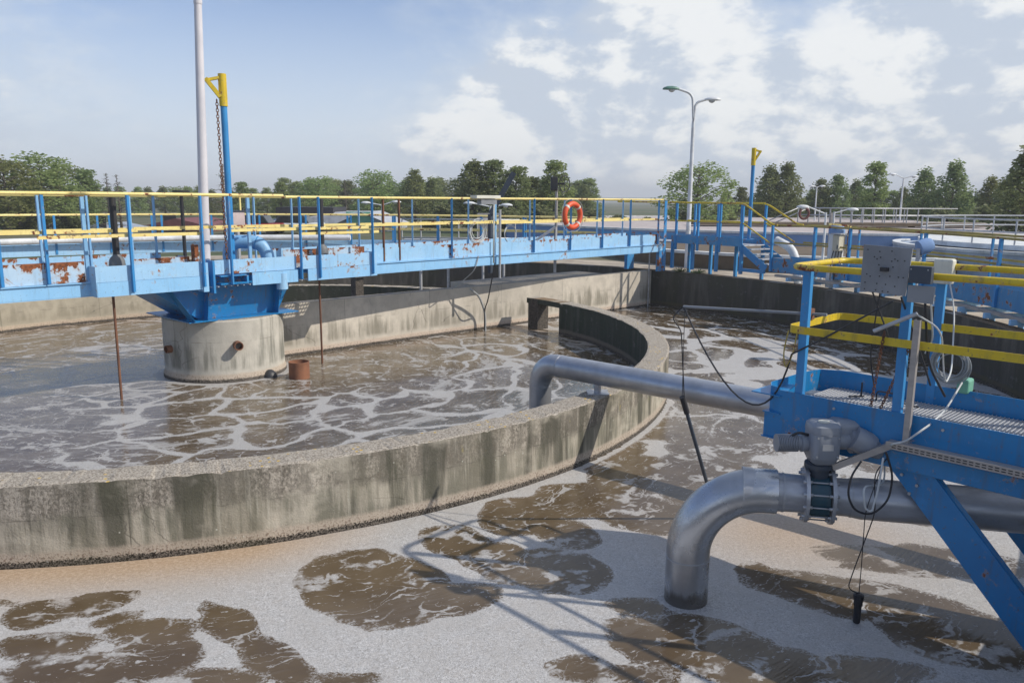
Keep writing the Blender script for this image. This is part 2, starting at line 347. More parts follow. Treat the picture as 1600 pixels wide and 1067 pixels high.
def mat_ground():
    t = NT('ground_grass_gravel'); p = t.pos(); n = t.noise(p, .05, 5); n2 = t.noise(p, 1.5, 5)
    c = t.mix(t.sstep(n, .42, .58), (.06, .085, .03), (.13, .12, .07)); c = t.mix(t.sstep(n2, .45, .7, 0, .6), c, (.035, .05, .02))
    d = t.node('ShaderNodeVectorMath', operation='LENGTH'); t.ln(t.vm('SUBTRACT', p, (CX, CY, 1.)), d.inputs[0])
    c = t.mix(t.sstep(d.outputs['Value'], 20.5, 19.5), c, t.mix(t.sstep(n2, .4, .65), (.44, .38, .30), (.30, .25, .2)))
    return t.fin(c, .95, 0, t.bump(n2, .5, .05))
M['ground'] = mat_ground()
def mat_leaf(name, a, b, seed=0):
    t = NT(name); p = t.obj(); oi = t.node('ShaderNodeObjectInfo')
    n = t.noise(p, .9, 3); n2 = t.noise(p, 9, 2)
    c = t.mix(t.sstep(n, .35, .65), a, b); c = t.mix(t.sstep(n2, .35, .7), c, tuple(min(1, x * 1.35) for x in b))
    hs = t.node('ShaderNodeHueSaturation'); t.ln(c, hs.inputs['Color']); t.ln(t.math('MULTIPLY_ADD', oi.outputs['Random'], .05, .475), hs.inputs['Hue'])
    t.ln(t.math('MULTIPLY_ADD', oi.outputs['Random'], .5, .75), hs.inputs['Value'])
    m = t.fin(hs.outputs[0], .6, spec=.25)
    tr = t.node('ShaderNodeBsdfTranslucent'); t.ln(hs.outputs[0], tr.inputs[0]); mx = t.node('ShaderNodeMixShader'); mx.inputs[0].default_value = .5
    t.ln(t.b.outputs[0], mx.inputs[1]); t.ln(tr.outputs[0], mx.inputs[2]); t.ln(mx.outputs[0], t.out.inputs['Surface']); return m
M['leaf'] = mat_leaf('green_leaves', (.14, .18, .06), (.24, .28, .11))
M['leaf_dark'] = mat_leaf('dark_leaves', (.115, .15, .06), (.20, .235, .10))
M['leaf_olive'] = mat_leaf('olive_leaves', (.10, .12, .05), (.18, .19, .09))
M['bark'] = paint('bark', (.13, .11, .09), (.07, .06, .05), rough=.95)

# ---------------------------------------------------------------- water with foam
def hsh(ix, iy, s):
    v = np.sin(ix * 127.1 + iy * 311.7 + s * 74.7) * 43758.5453; return v - np.floor(v)
def vnoise(x, y, s):
    ix, iy = np.floor(x), np.floor(y); fx, fy = x - ix, y - iy; fx = fx * fx * (3 - 2 * fx); fy = fy * fy * (3 - 2 * fy)
    a, b, c, d = hsh(ix, iy, s), hsh(ix + 1, iy, s), hsh(ix, iy + 1, s), hsh(ix + 1, iy + 1, s)
    return (a * (1 - fx) + b * fx) * (1 - fy) + (c * (1 - fx) + d * fx) * fy
def fbm(x, y, s, o=3): return sum(vnoise(x * 2 ** i, y * 2 ** i, s + i) * .5 ** i for i in range(o)) / sum(.5 ** i for i in range(o))
def voro(x, y, S, s):
    x, y = x / S, y / S; ix, iy = np.floor(x), np.floor(y); f1 = np.full(x.shape, 9.); f2 = f1.copy(); idv = np.zeros(x.shape)
    for dx in (-1, 0, 1):
        for dy in (-1, 0, 1):
            jx, jy = ix + dx, iy + dy; px = jx + .1 + .8 * hsh(jx, jy, s); py = jy + .1 + .8 * hsh(jx, jy, s + 5); d = np.hypot(px - x, py - y)
            n = d < f1; f2 = np.where(n, f1, np.minimum(f2, d)); idv = np.where(n, hsh(jx, jy, s + 9), idv); f1 = np.where(n, d, f1)
    return (f2 - f1) * S * .5, idv
def make_water():
    st = .05; xs = np.arange(-17, 10.4, st); ys = np.arange(1.0, 31.2, st); X, Y = np.meshgrid(xs, ys); x, y = X.ravel(), Y.ravel()
    r = np.hypot(x - CX, y - CY); th = np.arctan2(y - CY, x - CX)
    wx = (fbm(x * .55, y * .55, 1) - .5) * 1.5; wy = (fbm(x * .55, y * .55, 7) - .5) * 1.5
    w2x = (fbm(x * 2.6, y * 2.6, 3) - .5) * .30; w2y = (fbm(x * 2.6, y * 2.6, 4) - .5) * .30
    # inner pool : stretched round the pier
    a = th * 5.2 + wx * 1.1 + w2x * 1.2; b = r * 1.15 + wy * 1.1 + w2y * 1.2
    e1, i1 = voro(a * .62, b, 1.0, 21); e2, i2 = voro(a * .8 + 3, b, .42, 33)
    wid = -.012 + .10 * np.clip((fbm(a * .3 + 9, b * .45, 40) - .38) * 3.2, 0, 1)
    inner = e1 - wid * .9
    inner = inner + .015
    # outer channel
    ox, oy = x + wx * 1.1 + w2x, y + wy * 1.1 + w2y; oa = th * 12.; ob = r
    far = np.clip((r * 0 + y - 9) / 5, 0, 1)
    oa2 = (oa + wx + w2x * 1.3) * .6; ob2 = ob + wy + w2y
    e3, i3 = voro(oa2, ob2, 1.15, 55); e4, i4 = voro(oa2 * 1.2, ob2, .45, 61)
    wid2 = .03 + .28 * np.clip((fbm(x * .33 + 4, y * .33, 70) - .42) * 2.6, 0, 1)
    outer = e3 - wid2
    # patches seen close to the platform: centre px, half sizes px, tilt deg, openness
    E_ = [(585, 915, 124, 68, 4), (700, 938, 92, 28, -6), (60, 958, 58, 22, -10), (150, 940, 62, 20, -10), (-10, 938, 42, 12, 0), (75, 1005, 82, 22, -6), (95, 1045, 95, 26, -4), (235, 985, 75, 24, -6), (250, 1018, 72, 30, 0), (190, 965, 45, 10, -14), (15, 1062, 60, 16, 0),
          (355, 975, 55, 30, 25), (430, 1030, 75, 32, 25), (160, 1062, 95, 26, 0), (335, 1058, 80, 22, 0), (540, 1060, 55, 12, 0), (230, 1045, 40, 30, 0),
          (812, 806, 72, 32, 0), (718, 846, 62, 28, 12), (885, 832, 54, 24, 10), (790, 878, 75, 34, 14), (870, 890, 90, 36, 6), (905, 780, 78, 32, 0), (1000, 800, 95, 30, 10),
          (985, 742, 66, 38, -8), (1085, 745, 75, 52, 8), (1110, 690, 80, 40, 5), (1190, 672, 75, 38, 5), (965, 700, 62, 26, -20), (1060, 655, 60, 26, 0), (1170, 740, 50, 26, 0),
          (1070, 1000, 140, 46, 8), (1185, 1040, 120, 36, 4), (905, 1046, 62, 26, 6), (1000, 1055, 60, 20, 0), (1330, 930, 210, 34, 10), (1480, 985, 150, 52, 16), (1180, 893, 36, 14, 5), (1350, 1045, 110, 22, 5),
          (1400, 870, 230, 26, 5), (1000, 945, 60, 12, 6)]
    near = np.full(x.shape, -.35)
    W = np.stack([x + w2x * .7, y + w2y * .7], 1)
    for (px, py, ax, ay, tl) in E_:
        c0 = atz(px, py, 0); t0 = R_(tl); e0 = atz(px + ax * math.cos(t0), py + ax * math.sin(t0), 0) - c0; e1_ = atz(px - ay * math.sin(t0), py + ay * math.cos(t0), 0) - c0
        m = np.array([[e0.x, e1_.x], [e0.y, e1_.y]]); q = np.linalg.solve(m, (W - np.array([c0.x, c0.y])).T); d = np.hypot(q[0], q[1]); sz = min(e0.length, e1_.length)
        near = np.maximum(near, (1 - d) * sz * .8)
    e5, i5 = voro(x * 1.3 + w2x * 2, y * 1.0 + w2y * 2, .62, 91); 
    e5 = None
    k = np.clip((y - 10.2) / 1.6, 0, 1); k = np.maximum(k, np.clip((x - 3.6) / 1., 0, 1) * np.clip((y - 7.5) / 1., 0, 1)); k = np.maximum(k, np.clip((-6.5 - x) / 1.5, 0, 1)); k = k * k * (3 - 2 * k)
    outer = near * (1 - k) + outer * k
    # dark open water with thin foam bars far right
    fr = np.clip((y - 16) / 3, 0, 1) * np.clip((x - 3.2) / 1.5, 0, 1); outer = outer + fr * .05
    v = np.where(r < 8.72, inner, outer)
    scum = np.exp(-((r - 9.0) / .55) ** 2) * np.clip((-1.2 - x) / 1.4, 0, 1) * (r > 8.7)
    scum = np.maximum(scum, np.exp(-(((x - 3.0) / 1.2) ** 2 + ((y - 8.0) / .9) ** 2)) * .8)
    scum = np.maximum(scum, .6 * np.exp(-((r - 8.4) / .5) ** 2) * (th > .35) * (th < 2.8))
    v = np.where((scum > .35) & (r > 8.7), v - scum * .2, v)
    dp_ = np.hypot(x - 1.57, y - 6.52); v = np.where(dp_ < .36, np.minimum(v, (dp_ - .25) * 1.2), v); v = np.where(r < 1.6, np.minimum(v, (r - 1.34) * .8), v); v = np.where((r > 8.92) & (r < 9.08), np.minimum(v, r - 9.02), v)
    inside = r < 15.6; nx, ny = len(xs), len(ys)
    zz = (fbm(x * 1.1, y * 1.1, 13) - .5) * .012
    co = np.stack([x, y, zz], 1); I = np.arange(nx * ny).reshape(ny, nx); fq = np.stack([I[:-1, :-1], I[:-1, 1:], I[1:, 1:], I[1:, :-1]], -1).reshape(-1, 4)
    fq = fq[inside[fq].any(1)]
    used = np.unique(fq); rm = np.full(nx * ny, -1); rm[used] = np.arange(len(used)); fq = rm[fq]; co = co[used]; v = v[used]; scum = scum[used]; th_ = th[used]
    me = bpy.data.meshes.new('water'); me.vertices.add(len(co)); me.vertices.foreach_set('co', co.ravel()); me.loops.add(fq.size); me.loops.foreach_set('vertex_index', fq.ravel())
    me.polygons.add(len(fq)); me.polygons.foreach_set('loop_start', np.arange(0, fq.size, 4)); me.polygons.foreach_set('loop_total', np.full(len(fq), 4)); me.polygons.foreach_set('use_smooth', np.ones(len(fq), bool)); me.update(calc_edges=True)
    for nm, arr in (('open', v), ('scum', scum)):
        at = me.attributes.new(nm, 'FLOAT', 'POINT'); at.data.foreach_set('value', arr.astype(np.float32))
    ob = bpy.data.objects.new('water', me); col.objects.link(ob); ob['kind'] = 'structure'
    t = NT('sewage_water_and_foam'); p = t.pos()
    a1 = t.node('ShaderNodeAttribute', attribute_name='open').outputs['Fac']; a2 = t.node('ShaderNodeAttribute', attribute_name='scum').outputs['Fac']
    # swirl-aligned coordinates for the stretched flecks
    d = t.vm('SUBTRACT', p, (CX, CY, 0)); q = t.sep(d); rad = t.math('POWER', t.math('ADD', t.math('MULTIPLY', q[0], q[0]), t.math('MULTIPLY', q[1], q[1])), .5)
    ang = t.math('MULTIPLY', t.math('ARCTAN2', q[1], q[0]), 4.5); cb = t.node('ShaderNodeCombineXYZ'); t.ln(ang, cb.inputs[0]); t.ln(rad, cb.inputs[1]); pol = cb.outputs[0]
    n1 = t.noise(p, 7, 4, .6); n2 = t.noise(p, 28, 4, .65)
    vv = t.math('ADD', a1, t.math('MULTIPLY', t.math('SUBTRACT', n1, .5), .034)); vv = t.math('ADD', vv, t.math('MULTIPLY', t.math('SUBTRACT', n2, .5), .025))
    foam = t.sstep(vv, .006, -.008)
    wp = t.node('ShaderNodeTexNoise'); t.ln(p, wp.inputs['Vector']); wp.inputs['Scale'].default_value = 1.9; wp.inputs['Detail'].default_value = 5
    wv = t.vm('MULTIPLY', t.vm('SUBTRACT', wp.outputs['Color'], (.5, .5, .5)), (.75, .75, 0))
    def veins(sc_, w0, w1, brk):
        v_ = t.node('ShaderNodeTexVoronoi', feature='DISTANCE_TO_EDGE'); t.ln(t.vm('ADD', t.scale(pol, (1, 1, 0)), wv), v_.inputs['Vector']); v_.inputs['Scale'].default_value = sc_
        ww = t.sstep(t.noise(p, 1.7, 3), .38, .66, w0, w1); d_ = t.math('ADD', v_.outputs['Distance'], t.math('MULTIPLY', t.math('SUBTRACT', n2, .5), .05))
        return t.math('MULTIPLY', t.sstep(t.math('SUBTRACT', d_, ww), .022, -.010), t.sstep(t.noise(p, 3.1, 3), brk, brk + .10))
    vein = t.math('MAXIMUM', t.math('MULTIPLY', veins(1.15, -.01, .05, .46), .9), t.math('MULTIPLY', t.math('MAXIMUM', veins(2.6, -.008, .045, .42), veins(5.5, -.02, .04, .50)), .8))
    fl = t.noise(pol, 11, 5, .68); f2 = t.noise(t.scale(p, (.7, 1.3, 1)), 17, 4, .6)
    fleck = t.math('MAXIMUM', t.sstep(fl, .625, .65), t.sstep(f2, .655, .675)); fleck = t.math('MULTIPLY', fleck, t.sstep(vv, .30, .0, .55, 1.))
    fm = t.math('MAXIMUM', t.math('MAXIMUM', foam, fleck), vein)
    thin = t.sstep(t.math('ADD', vv, t.math('MULTIPLY', t.math('SUBTRACT', n1, .5), .12)), .05, -.005, 0, .8); thin = t.math('MULTIPLY', thin, t.sstep(t.noise(p, 36, 4, .7), .46, .56)); 
    inn = t.sstep(rad, 8.9, 8.6); st1 = t.noise(t.vm('ADD', t.scale(pol, (.42, 1.25, 1)), t.scale(wv, (.6, .6, 0))), 1.15, 6, .62); st2 = t.noise(t.scale(pol, (.8, 2.6, 1)), 3.6, 6, .68)
    stream = t.sstep(t.math('ADD', t.math('MULTIPLY', st1, .72), t.math('MULTIPLY', st2, .28)), .53, .60, 0, .8)
    soft = t.sstep(st2, .46, .70, 0, .22)
    stream = t.math('MAXIMUM', stream, soft); stream = t.math('MULTIPLY', stream, t.sstep(rad, 8.9, 8.6, .08, 1.))
    film = t.math('MULTIPLY', t.math('MAXIMUM', t.math('MAXIMUM', fm, thin), stream), t.sstep(rad, 8.55, 8.75, .86, 1.))
    bub = t.noise(p, 75, 5, .8); vc = t.node('ShaderNodeTexVoronoi'); t.ln(p, vc.inputs['Vector']); vc.inputs['Scale'].default_value = 62; cell = t.sep(vc.outputs['Color'])[0]; vo = t.node('ShaderNodeTexVoronoi'); t.ln(p, vo.inputs['Vector']); vo.inputs['Scale'].default_value = 120
    fc = t.mix(t.sstep(bub, .35, .62), (.30, .29, .28), (.55, .54, .53)); fc = t.mix(t.sstep(cell, .72, .95, 0, .3), fc, (.78, .77, .76)); fc = t.mix(t.sstep(cell, .22, .06, 0, .55), fc, (.26, .24, .22)); fc = t.mix(t.sstep(n1, .4, .65, 0, .35), fc, (.46, .43, .40))
    fc = t.mix(t.sstep(t.noise(p, 220, 2, .6), .60, .68, 0, .4), fc, (.82, .82, .82)); fc = t.mix(t.sstep(t.noise(p, 42, 4, .75), .59, .66, 0, .5), fc, (.20, .18, .16)); fc = t.mix(t.sstep(t.noise(p, 2.2, 4, .6), .42, .66, 0, .35), fc, (.40, .385, .365))
    tan = t.mix(t.sstep(t.noise(p, 30, 3), .4, .65), (.40, .27, .16), (.52, .38, .25)); fc = t.mix(t.math('MULTIPLY', a2, .85), fc, tan)
    wc = t.mix(t.sstep(t.noise(p, 1.4, 3), .35, .65), (.098, .068, .038), (.13, .094, .056))
    t.fin(wc, .09, 0.); t.b.inputs['IOR'].default_value = 1.34; 
    rip = t.noise(t.scale(pol, (.7, 1.6, 1)), 16, 3, .6); t.ln(t.bump(rip, .22, .012), t.b.inputs['Normal'])
    fb = t.node('ShaderNodeBsdfPrincipled'); t.ln(fc, fb.inputs['Base Color']); fb.inputs['Roughness'].default_value = .55; fb.inputs['Specular IOR Level'].default_value = .35
    hh = t.math('ADD', t.math('MULTIPLY', vo.outputs['Distance'], .6), bub); hh = t.math('ADD', hh, t.math('MULTIPLY', n2, 1.2)); t.ln(t.bump(hh, .45, .010), fb.inputs['Normal'])
    mx = t.node('ShaderNodeMixShader'); t.ln(film, mx.inputs[0]); t.ln(t.b.outputs[0], mx.inputs[1]); t.ln(fb.outputs[0], mx.inputs[2]); t.ln(mx.outputs[0], t.out.inputs['Surface'])
    me.materials.append(t.m)
make_water()

# ---------------------------------------------------------------- ground with the basin cut out
g = MB(); rs = [15.5, 17, 20, 26, 40, 80, 200, 600, 2200]; sg = 96; rg = []
for r in rs: rg.append(g.add([PO(r, 360 * k / sg, 1.0) for k in range(sg)]))
for i in range(len(rs) - 1):
    for k in range(sg): g.face([rg[i] + k, rg[i] + (k + 1) % sg, rg[i + 1] + (k + 1) % sg, rg[i + 1] + k])
tag(g.build('ground', M['ground'], origin=(CX, CY, 1)), None, kind='structure')
hl = MB()
t_ = NT('hill_woods'); M['hill'] = t_.fin(t_.mix(t_.sstep(t_.noise(t_.pos(), .02, 4), .4, .6), (.05, .075, .035), (.10, .12, .055)), .95)
nr = []
for j in range(5):
    row = []
    for i in range(61):
        a = R_(140 - i * 100 / 60); rr = 1500 + j * 150; h = [1, 3, 7, 10, 3][j] * (.6 + .8 * float(fbm(np.array([i * .16]), np.array([j * .3]), 5)[0])) if j else 1
        row.append(Vector((rr * math.cos(a), rr * math.sin(a), h)))
    nr.append(hl.add(row))
for j in range(4):
    for i in range(60): hl.face([nr[j] + i, nr[j] + i + 1, nr[j + 1] + i + 1, nr[j + 1] + i], None, True)
tag(hl.build('hills', M['hill'], fixn=False), None, kind='structure')

# ---------------------------------------------------------------- concrete walls
# outer basin wall
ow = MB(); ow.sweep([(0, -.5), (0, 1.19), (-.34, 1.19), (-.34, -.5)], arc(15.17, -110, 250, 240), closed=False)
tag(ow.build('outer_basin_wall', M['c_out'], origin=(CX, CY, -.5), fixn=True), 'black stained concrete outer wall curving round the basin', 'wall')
# ring wall with doorway
rt = thing('curved_guide_wall', (CX, CY, 0), 'low round concrete wall with lichen top and a doorway at its far end', 'guide wall')
TH = .39; RO = 8.92
def ringseg(a0, a1, name='wall'):
    b = MB(); n = max(2, int(abs(a1 - a0) / .3)); P = arc(RO - TH, a0, a1, n)
    z = []; L = 0; 
    prof = [(-.0, -.4), (-.0, .832), (-.03, .84), (-TH + .03, .84), (-TH, .83), (-TH, -.4)]
    b.sweep(prof, P); return b
# a slightly uneven crest
w = ringseg(-311, 33.5)
for p in w.v:
    if p.z > .8:
        X_, Y_ = np.array([p.x]), np.array([p.y]); p.z += (float(fbm(X_ * 3, Y_ * 3, 8)[0]) - .5) * .022; ch_ = float(fbm(X_ * 9, Y_ * 9, 18, 2)[0])
        rr_ = math.hypot(p.x - CX, p.y - CY)
        if ch_ > .60 and (rr_ > RO - .05 or rr_ < RO - TH + .05): p.z -= (ch_ - .60) * .09
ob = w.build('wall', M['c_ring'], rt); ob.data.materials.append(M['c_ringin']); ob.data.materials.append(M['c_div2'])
# right inner faces: shade of the unlit side and staining put into the colour
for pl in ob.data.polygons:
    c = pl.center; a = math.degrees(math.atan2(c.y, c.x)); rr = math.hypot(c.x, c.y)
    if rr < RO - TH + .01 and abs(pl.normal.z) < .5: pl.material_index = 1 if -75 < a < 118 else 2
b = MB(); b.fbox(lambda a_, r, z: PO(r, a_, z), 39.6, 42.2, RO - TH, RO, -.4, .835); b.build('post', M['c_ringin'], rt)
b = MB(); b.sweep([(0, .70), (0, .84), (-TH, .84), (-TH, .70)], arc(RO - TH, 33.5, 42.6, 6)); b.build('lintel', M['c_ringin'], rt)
# divider wall, from the pier to the outer wall
dv = thing('divider_wall', tuple(D(8, .6, 0)), 'straight pale concrete wall under the bridge with dark run marks', 'divider wall')
def ln2(u, v): p = D(u, v, 0); return (p.x, p.y)
V0 = .62
def dline(u): # wall line y = 22.04 + .949 x
    return V0
b = MB(); b.sweep([(0, -.4), (0, 1.19), (.3, 1.19), (.3, -.4)], [ln2(u, .45) for u in (.6, 2, 4, 6, 8, 10, 12, 14.98)]); b.build('wall', M['c_div'], dv)
b = MB(); b.sweep([(0, .95), (0, 1.17), (1.3, 1.17), (1.3, .95)], [ln2(u, .76) for u in (7.6, 10, 13.0)]); b.build('ledge', M['c_div'], dv)
# far pilasters beyond the divider
for k, a in enumerate((62, 72, 84, 97, 112)):
    pass
# pier
pr = thing('round_pier', (CX, CY, 0), 'round pale concrete pier standing in the pool under the bridge', 'pier')
def lathe_uv(prof, c, seg=48):
    b = MB(); rg = []
    for r, z in prof: rg.append(b.add([Vector((c[0] + r * math.cos(2 * math.pi * k / seg), c[1] + r * math.sin(2 * math.pi * k / seg), z)) for k in range(seg)]))
    for i in range(len(prof) - 1):
        for k in range(seg):
            k2 = (k + 1) % seg; l0 = 2 * math.pi * prof[0][0] * k / seg; l1 = 2 * math.pi * prof[0][0] * (k + 1) / seg
            b.face([rg[i] + k, rg[i] + k2, rg[i + 1] + k2, rg[i + 1] + k], ((l0, prof[i][1]), (l1, prof[i][1]), (l1, prof[i + 1][1]), (l0, prof[i + 1][1])), True)
    b.face([rg[-1] + k for k in range(seg)], [(0, prof[-1][1])] * seg); return b
PR = 1.16
lathe_uv([(PR + .04, -.4), (PR + .03, .08), (PR, .14), (PR, 1.17), (PR - .03, 1.2)], (CX, CY)).build('wall', M['c_pier'], pr)
def stub(px, py, z, rad=.085, ln=.16):
    p = atz(px, py, z); d = (p - Vector((CX, CY, z))); d.z = 0; d.normalize(); c = Vector((CX, CY, z)) + d * (PR - .05)
    b = MB(); n = 20; up = Vector((0, 0, 1)); sd = d.cross(up)
    R1 = [c + (up * math.cos(k * 2 * math.pi / n) + sd * math.sin(k * 2 * math.pi / n)) * rad for k in range(n)]; R2 = [q + d * (ln + .05) for q in R1]
    R3 = [c + d * (ln + .05) + (q - c) * .82 for q in R1]; R4 = [c + d * .03 + (q - c) * .82 for q in R1]
    ids = [b.add(r) for r in (R1, R2, R3, R4)]
    for i in range(3):
        for k in range(n): b.face([ids[i] + k, ids[i] + (k + 1) % n, ids[i + 1] + (k + 1) % n, ids[i + 1] + k])
    b.face([ids[3] + k for k in range(n)]); return b
stub(368, 537, .72).build('pipe_stub', M['rustrod'], pr)
p = atz(248, 540, .78); stub(246, 548, .62, .075, .1).build('pipe_stub', M['rustrod'], pr)
b = MB(); q = PO(PR + .02, -18, 0); b.lathe([(.14, 0), (.14, .03), (.11, .10), (.05, .15), (.01, .16)], 16, Matrix.Translation(PO(PR + .05, -28, -.01))); b.build('outlet_hood', M['black'], pr)
# rusty short pipe in the water
c0 = atz(468, 590, 0); rd = thing('rusty_pipe_end', tuple(c0), 'short rusty orange pipe end sticking out of the pool beside the round pier', 'pipe')
n = 28; b = MB()
prof = [(.20, -.3), (.20, .33), (.185, .33), (.185, -.3)]
rg = [b.add([c0 + Vector((r * math.cos(2 * math.pi * k / n), r * math.sin(2 * math.pi * k / n), z)) for k in range(n)]) for r, z in prof]
for i in range(3):
    for k in range(n): b.face([rg[i] + k, rg[i] + (k + 1) % n, rg[i + 1] + (k + 1) % n, rg[i + 1] + k], None, True)
b.build('pipe_wall', M['rustdrum'], rd)
# ---------------------------------------------------------------- main bridge
VN, VF, VW = -.93, .45, -1.20
br = thing('walkway_bridge', tuple(B(0, 0, 1.2)), 'long pale blue steel bridge with yellow handrails crossing the whole basin over the round pier', 'bridge')
U0, U1 = -15.0, 15.05
def girder(v, u0, u1, s):
    b = MB(); b.fbox(B, u0, u1, v, v + s * .012, 1.86, 2.07); b.fbox(B, u0, u1, v - s * .03, v + s * .10, 2.073, 2.09); b.fbox(B, u0, u1, v - s * .0 + s * .002, v + s * .09, 1.845, 1.857); return b
girder(VN, U0, -2.75, 1).build('girder', M['blue_pale'], br); girder(VN, 3.0, U1, 1).build('girder', M['blue_pale'], br); girder(VF, U0, U1, -1).build('girder', M['blue_pale'], br)
b = MB(); b.fbox(B, U0, -2.85, VN + .018, VN + .026, 2.095, 2.44); b.build('kick_plate', M['blue_heavy'], br)
b = MB(); b.fbox(B, 2.96, U1 - .3, VN + .018, VN + .026, 2.095, 2.42); b.build('kick_plate', M['blue_rust'], br)
b = MB(); b.fbox(B, U0, -1.0, VF - .026, VF - .018, 2.095, 2.44); b.fbox(B, 1.2, U1 - .3, VF - .026, VF - .018, 2.095, 2.42); b.build('kick_plate', M['blue_rust'], br)
# widened box round the pier
for (u0, u1) in ((-2.78, -.98), (.02, 1.02), (1.25, 2.98)):
    b = MB(); b.fbox(B, u0, u1, VW - .006, VW + .02, 1.85, 2.09); b.build('side_box', M['blue_pale'], br)
for (u0, u1, d_) in ((-2.78, -.98, 0), (-.70, 1.02, .05), (1.12, 2.98, 0)):
    b = MB(); b.fbox(B, u0, u1, VW + d_, VW + d_ + .01, 2.095, 2.36); b.build('box_lip', M['blue_rust'], br)
for u0 in (-2.79, 2.98): MB().fbox(B, u0, u0 + .01, VW, VN + .02, 1.85, 2.36).build('end_plate', M['blue_rust'], br)
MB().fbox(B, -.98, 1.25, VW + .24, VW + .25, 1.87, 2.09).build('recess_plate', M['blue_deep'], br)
MB().fbox(B, -.96, -.86, VW - .02, VW + .2, 1.80, 2.33).build('stiffener', M['blue_pale'], br); MB().fbox(B, -.78, -.74, VW - .04, VW + .22, 1.76, 2.36).build('stiffener', M['blue_post'], br)
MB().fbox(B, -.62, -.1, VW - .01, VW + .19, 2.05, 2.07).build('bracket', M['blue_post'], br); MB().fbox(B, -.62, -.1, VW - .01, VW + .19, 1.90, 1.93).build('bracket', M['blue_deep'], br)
MB().fbox(B, -.1, -.06, VW - .01, VW + .19, 1.9, 2.05).build('bracket', M['blue_post'], br)
# inner box plates seen over the edge
for q_ in ((-1.9, -.85, -.45, -.44, 2.13, 2.40), (-.85, -.84, -.45, .1, 2.13, 2.40), (-.80, -.70, -.55, -.45, 2.13, 2.62), (1.3, 3.4, -.2, -.19, 2.13, 2.42)): MB().fbox(B, *q_).build('hopper_plate', M['blue_heavy'], br)
# grated deck
b = MB(); u = U0
while u < U1:
    if not (-.75 < u < .9): b.fbox(B, u, u + .006, VN + .03, VF - .03, 2.10, 2.125)
    u += .07
for k in range(16):
    v = VN + .06 + k * .084
    b.fbox(B, U0, -.75, v, v + .004, 2.101, 2.128); b.fbox(B, .9, U1, v, v + .004, 2.101, 2.128)
for k in range(45): u = -2.7 + k * .127; b.fbox(B, u, u + .025, VW + .02, VN, 1.862, 1.875)
b.build('deck_grating', M['grating'], br)
b = MB()
for u in np.arange(U0 + .5, U1, 1.5): b.fbox(B, u, u + .06, VN + .02, VF - .02, 1.88, 2.06)
b.build('cross_beam', M['blue_post'], br)
# rails
def rail(pts, r, name, m): return MB().tube(bend(pts, .06), r, 10).build(name, m, br)
rail([B(U0, VN, 3.55), B(-3., VN, 3.55), B(-2.8, VW, 3.55), B(.75, VW, 3.545)], .030, 'handrail', M['yellow_old'])
rail([B(.80, VW, 3.52), B(2.9, VW, 3.52), B(3.1, VN, 3.52), B(U1 - .2, VN, 3.53)], .028, 'handrail', M['yellow_old'])
rail([B(U0, VF, 3.53), B(U1 + .2, VF, 3.51)], .026, 'handrail', M['yellow_old'])
def flat(p, q, z): b = MB(); b.beam(Vector((*p.xy, z)), Vector((*q.xy, z)), .012, .055); return b
for seg in (((U0, VN), (-1.95, VN), 2.93), ((-3.6, VW), (-.95, VW), 2.86), ((-2.0, VN + .02), (.95, VN + .02), 2.96), ((-.42, VW), (2.9, VW), 2.90), ((1.06, VW - .01), (3.05, VW - .01), 2.80), ((2.9, VN), (7.0, VN), 2.93), ((7.0, VN), (14.7, VN), 2.91)):
    flat(B(*seg[0], 0), B(*seg[1], 0), seg[2]).build('mid_rail', M['yellow_old'], br)
flat(B(U0, VF, 0), B(-.2, VF, 0), 2.90).build('mid_rail', M['yellow_old'], br); flat(B(.9, VF, 0), B(U1, VF, 0), 2.90).build('mid_rail', M['yellow_old'], br)
# posts : angle iron, near side
def angle(u, v, z0, z1, s, m, w=.055):
    b = MB(); b.fbox(B, u, u + w, v, v + .007, z0, z1); b.fbox(B, u, u + .007, v + .007 * s, v + s * w, z0, z1); b.build('post', m, br)
NEARP = [(-14.4, 0), (-12.9, 0), (-11.4, 0), (-9.9, 0), (-8.4, 0), (-6.9, 0), (-5.4, 0), (-4.1, 0), (-3.44, 0), (-2.23, 1), (-.97, 1), (-.43, 1), (1.06, 1), (1.50, 1), (2.84, 1), (5.43, 0), (8.44, 0), (10.01, 0), (11.53, 0), (12.96, 0), (14.56, 0)]
for u, wd in NEARP:
    v = VW - .03 if wd else VN - .012
    angle(u, v, 1.9 if wd else 2.1, 3.53, -1, M['blue_post'] if u > 0 or wd else M['blue_post'], .06)
for u, z1 in ((-2.82, 3.5), (.15, 3.5), (7.0, 3.5)): angle(u, VN + .03, 2.1, z1, 1, M['blue_lightpost'])
for u in (3.40, 3.85): MB().fbox(B, u, u + .03, VN + .0, VN + .05, 2.12, 3.52).build('post', M['rustrod'], br)
for u in (-13.5, -12, -10.5, -9, -7.5, -6, -4.4, -3.1, -2.3, -1.55, -1.1, .35, 1.0, 1.9, 3.7, 5.34, 7.3, 9.8, 11.4, 13.07, 14.5): angle(u, VF - .03, 2.12, 3.52, -1, M['blue_lightpost'], .05)
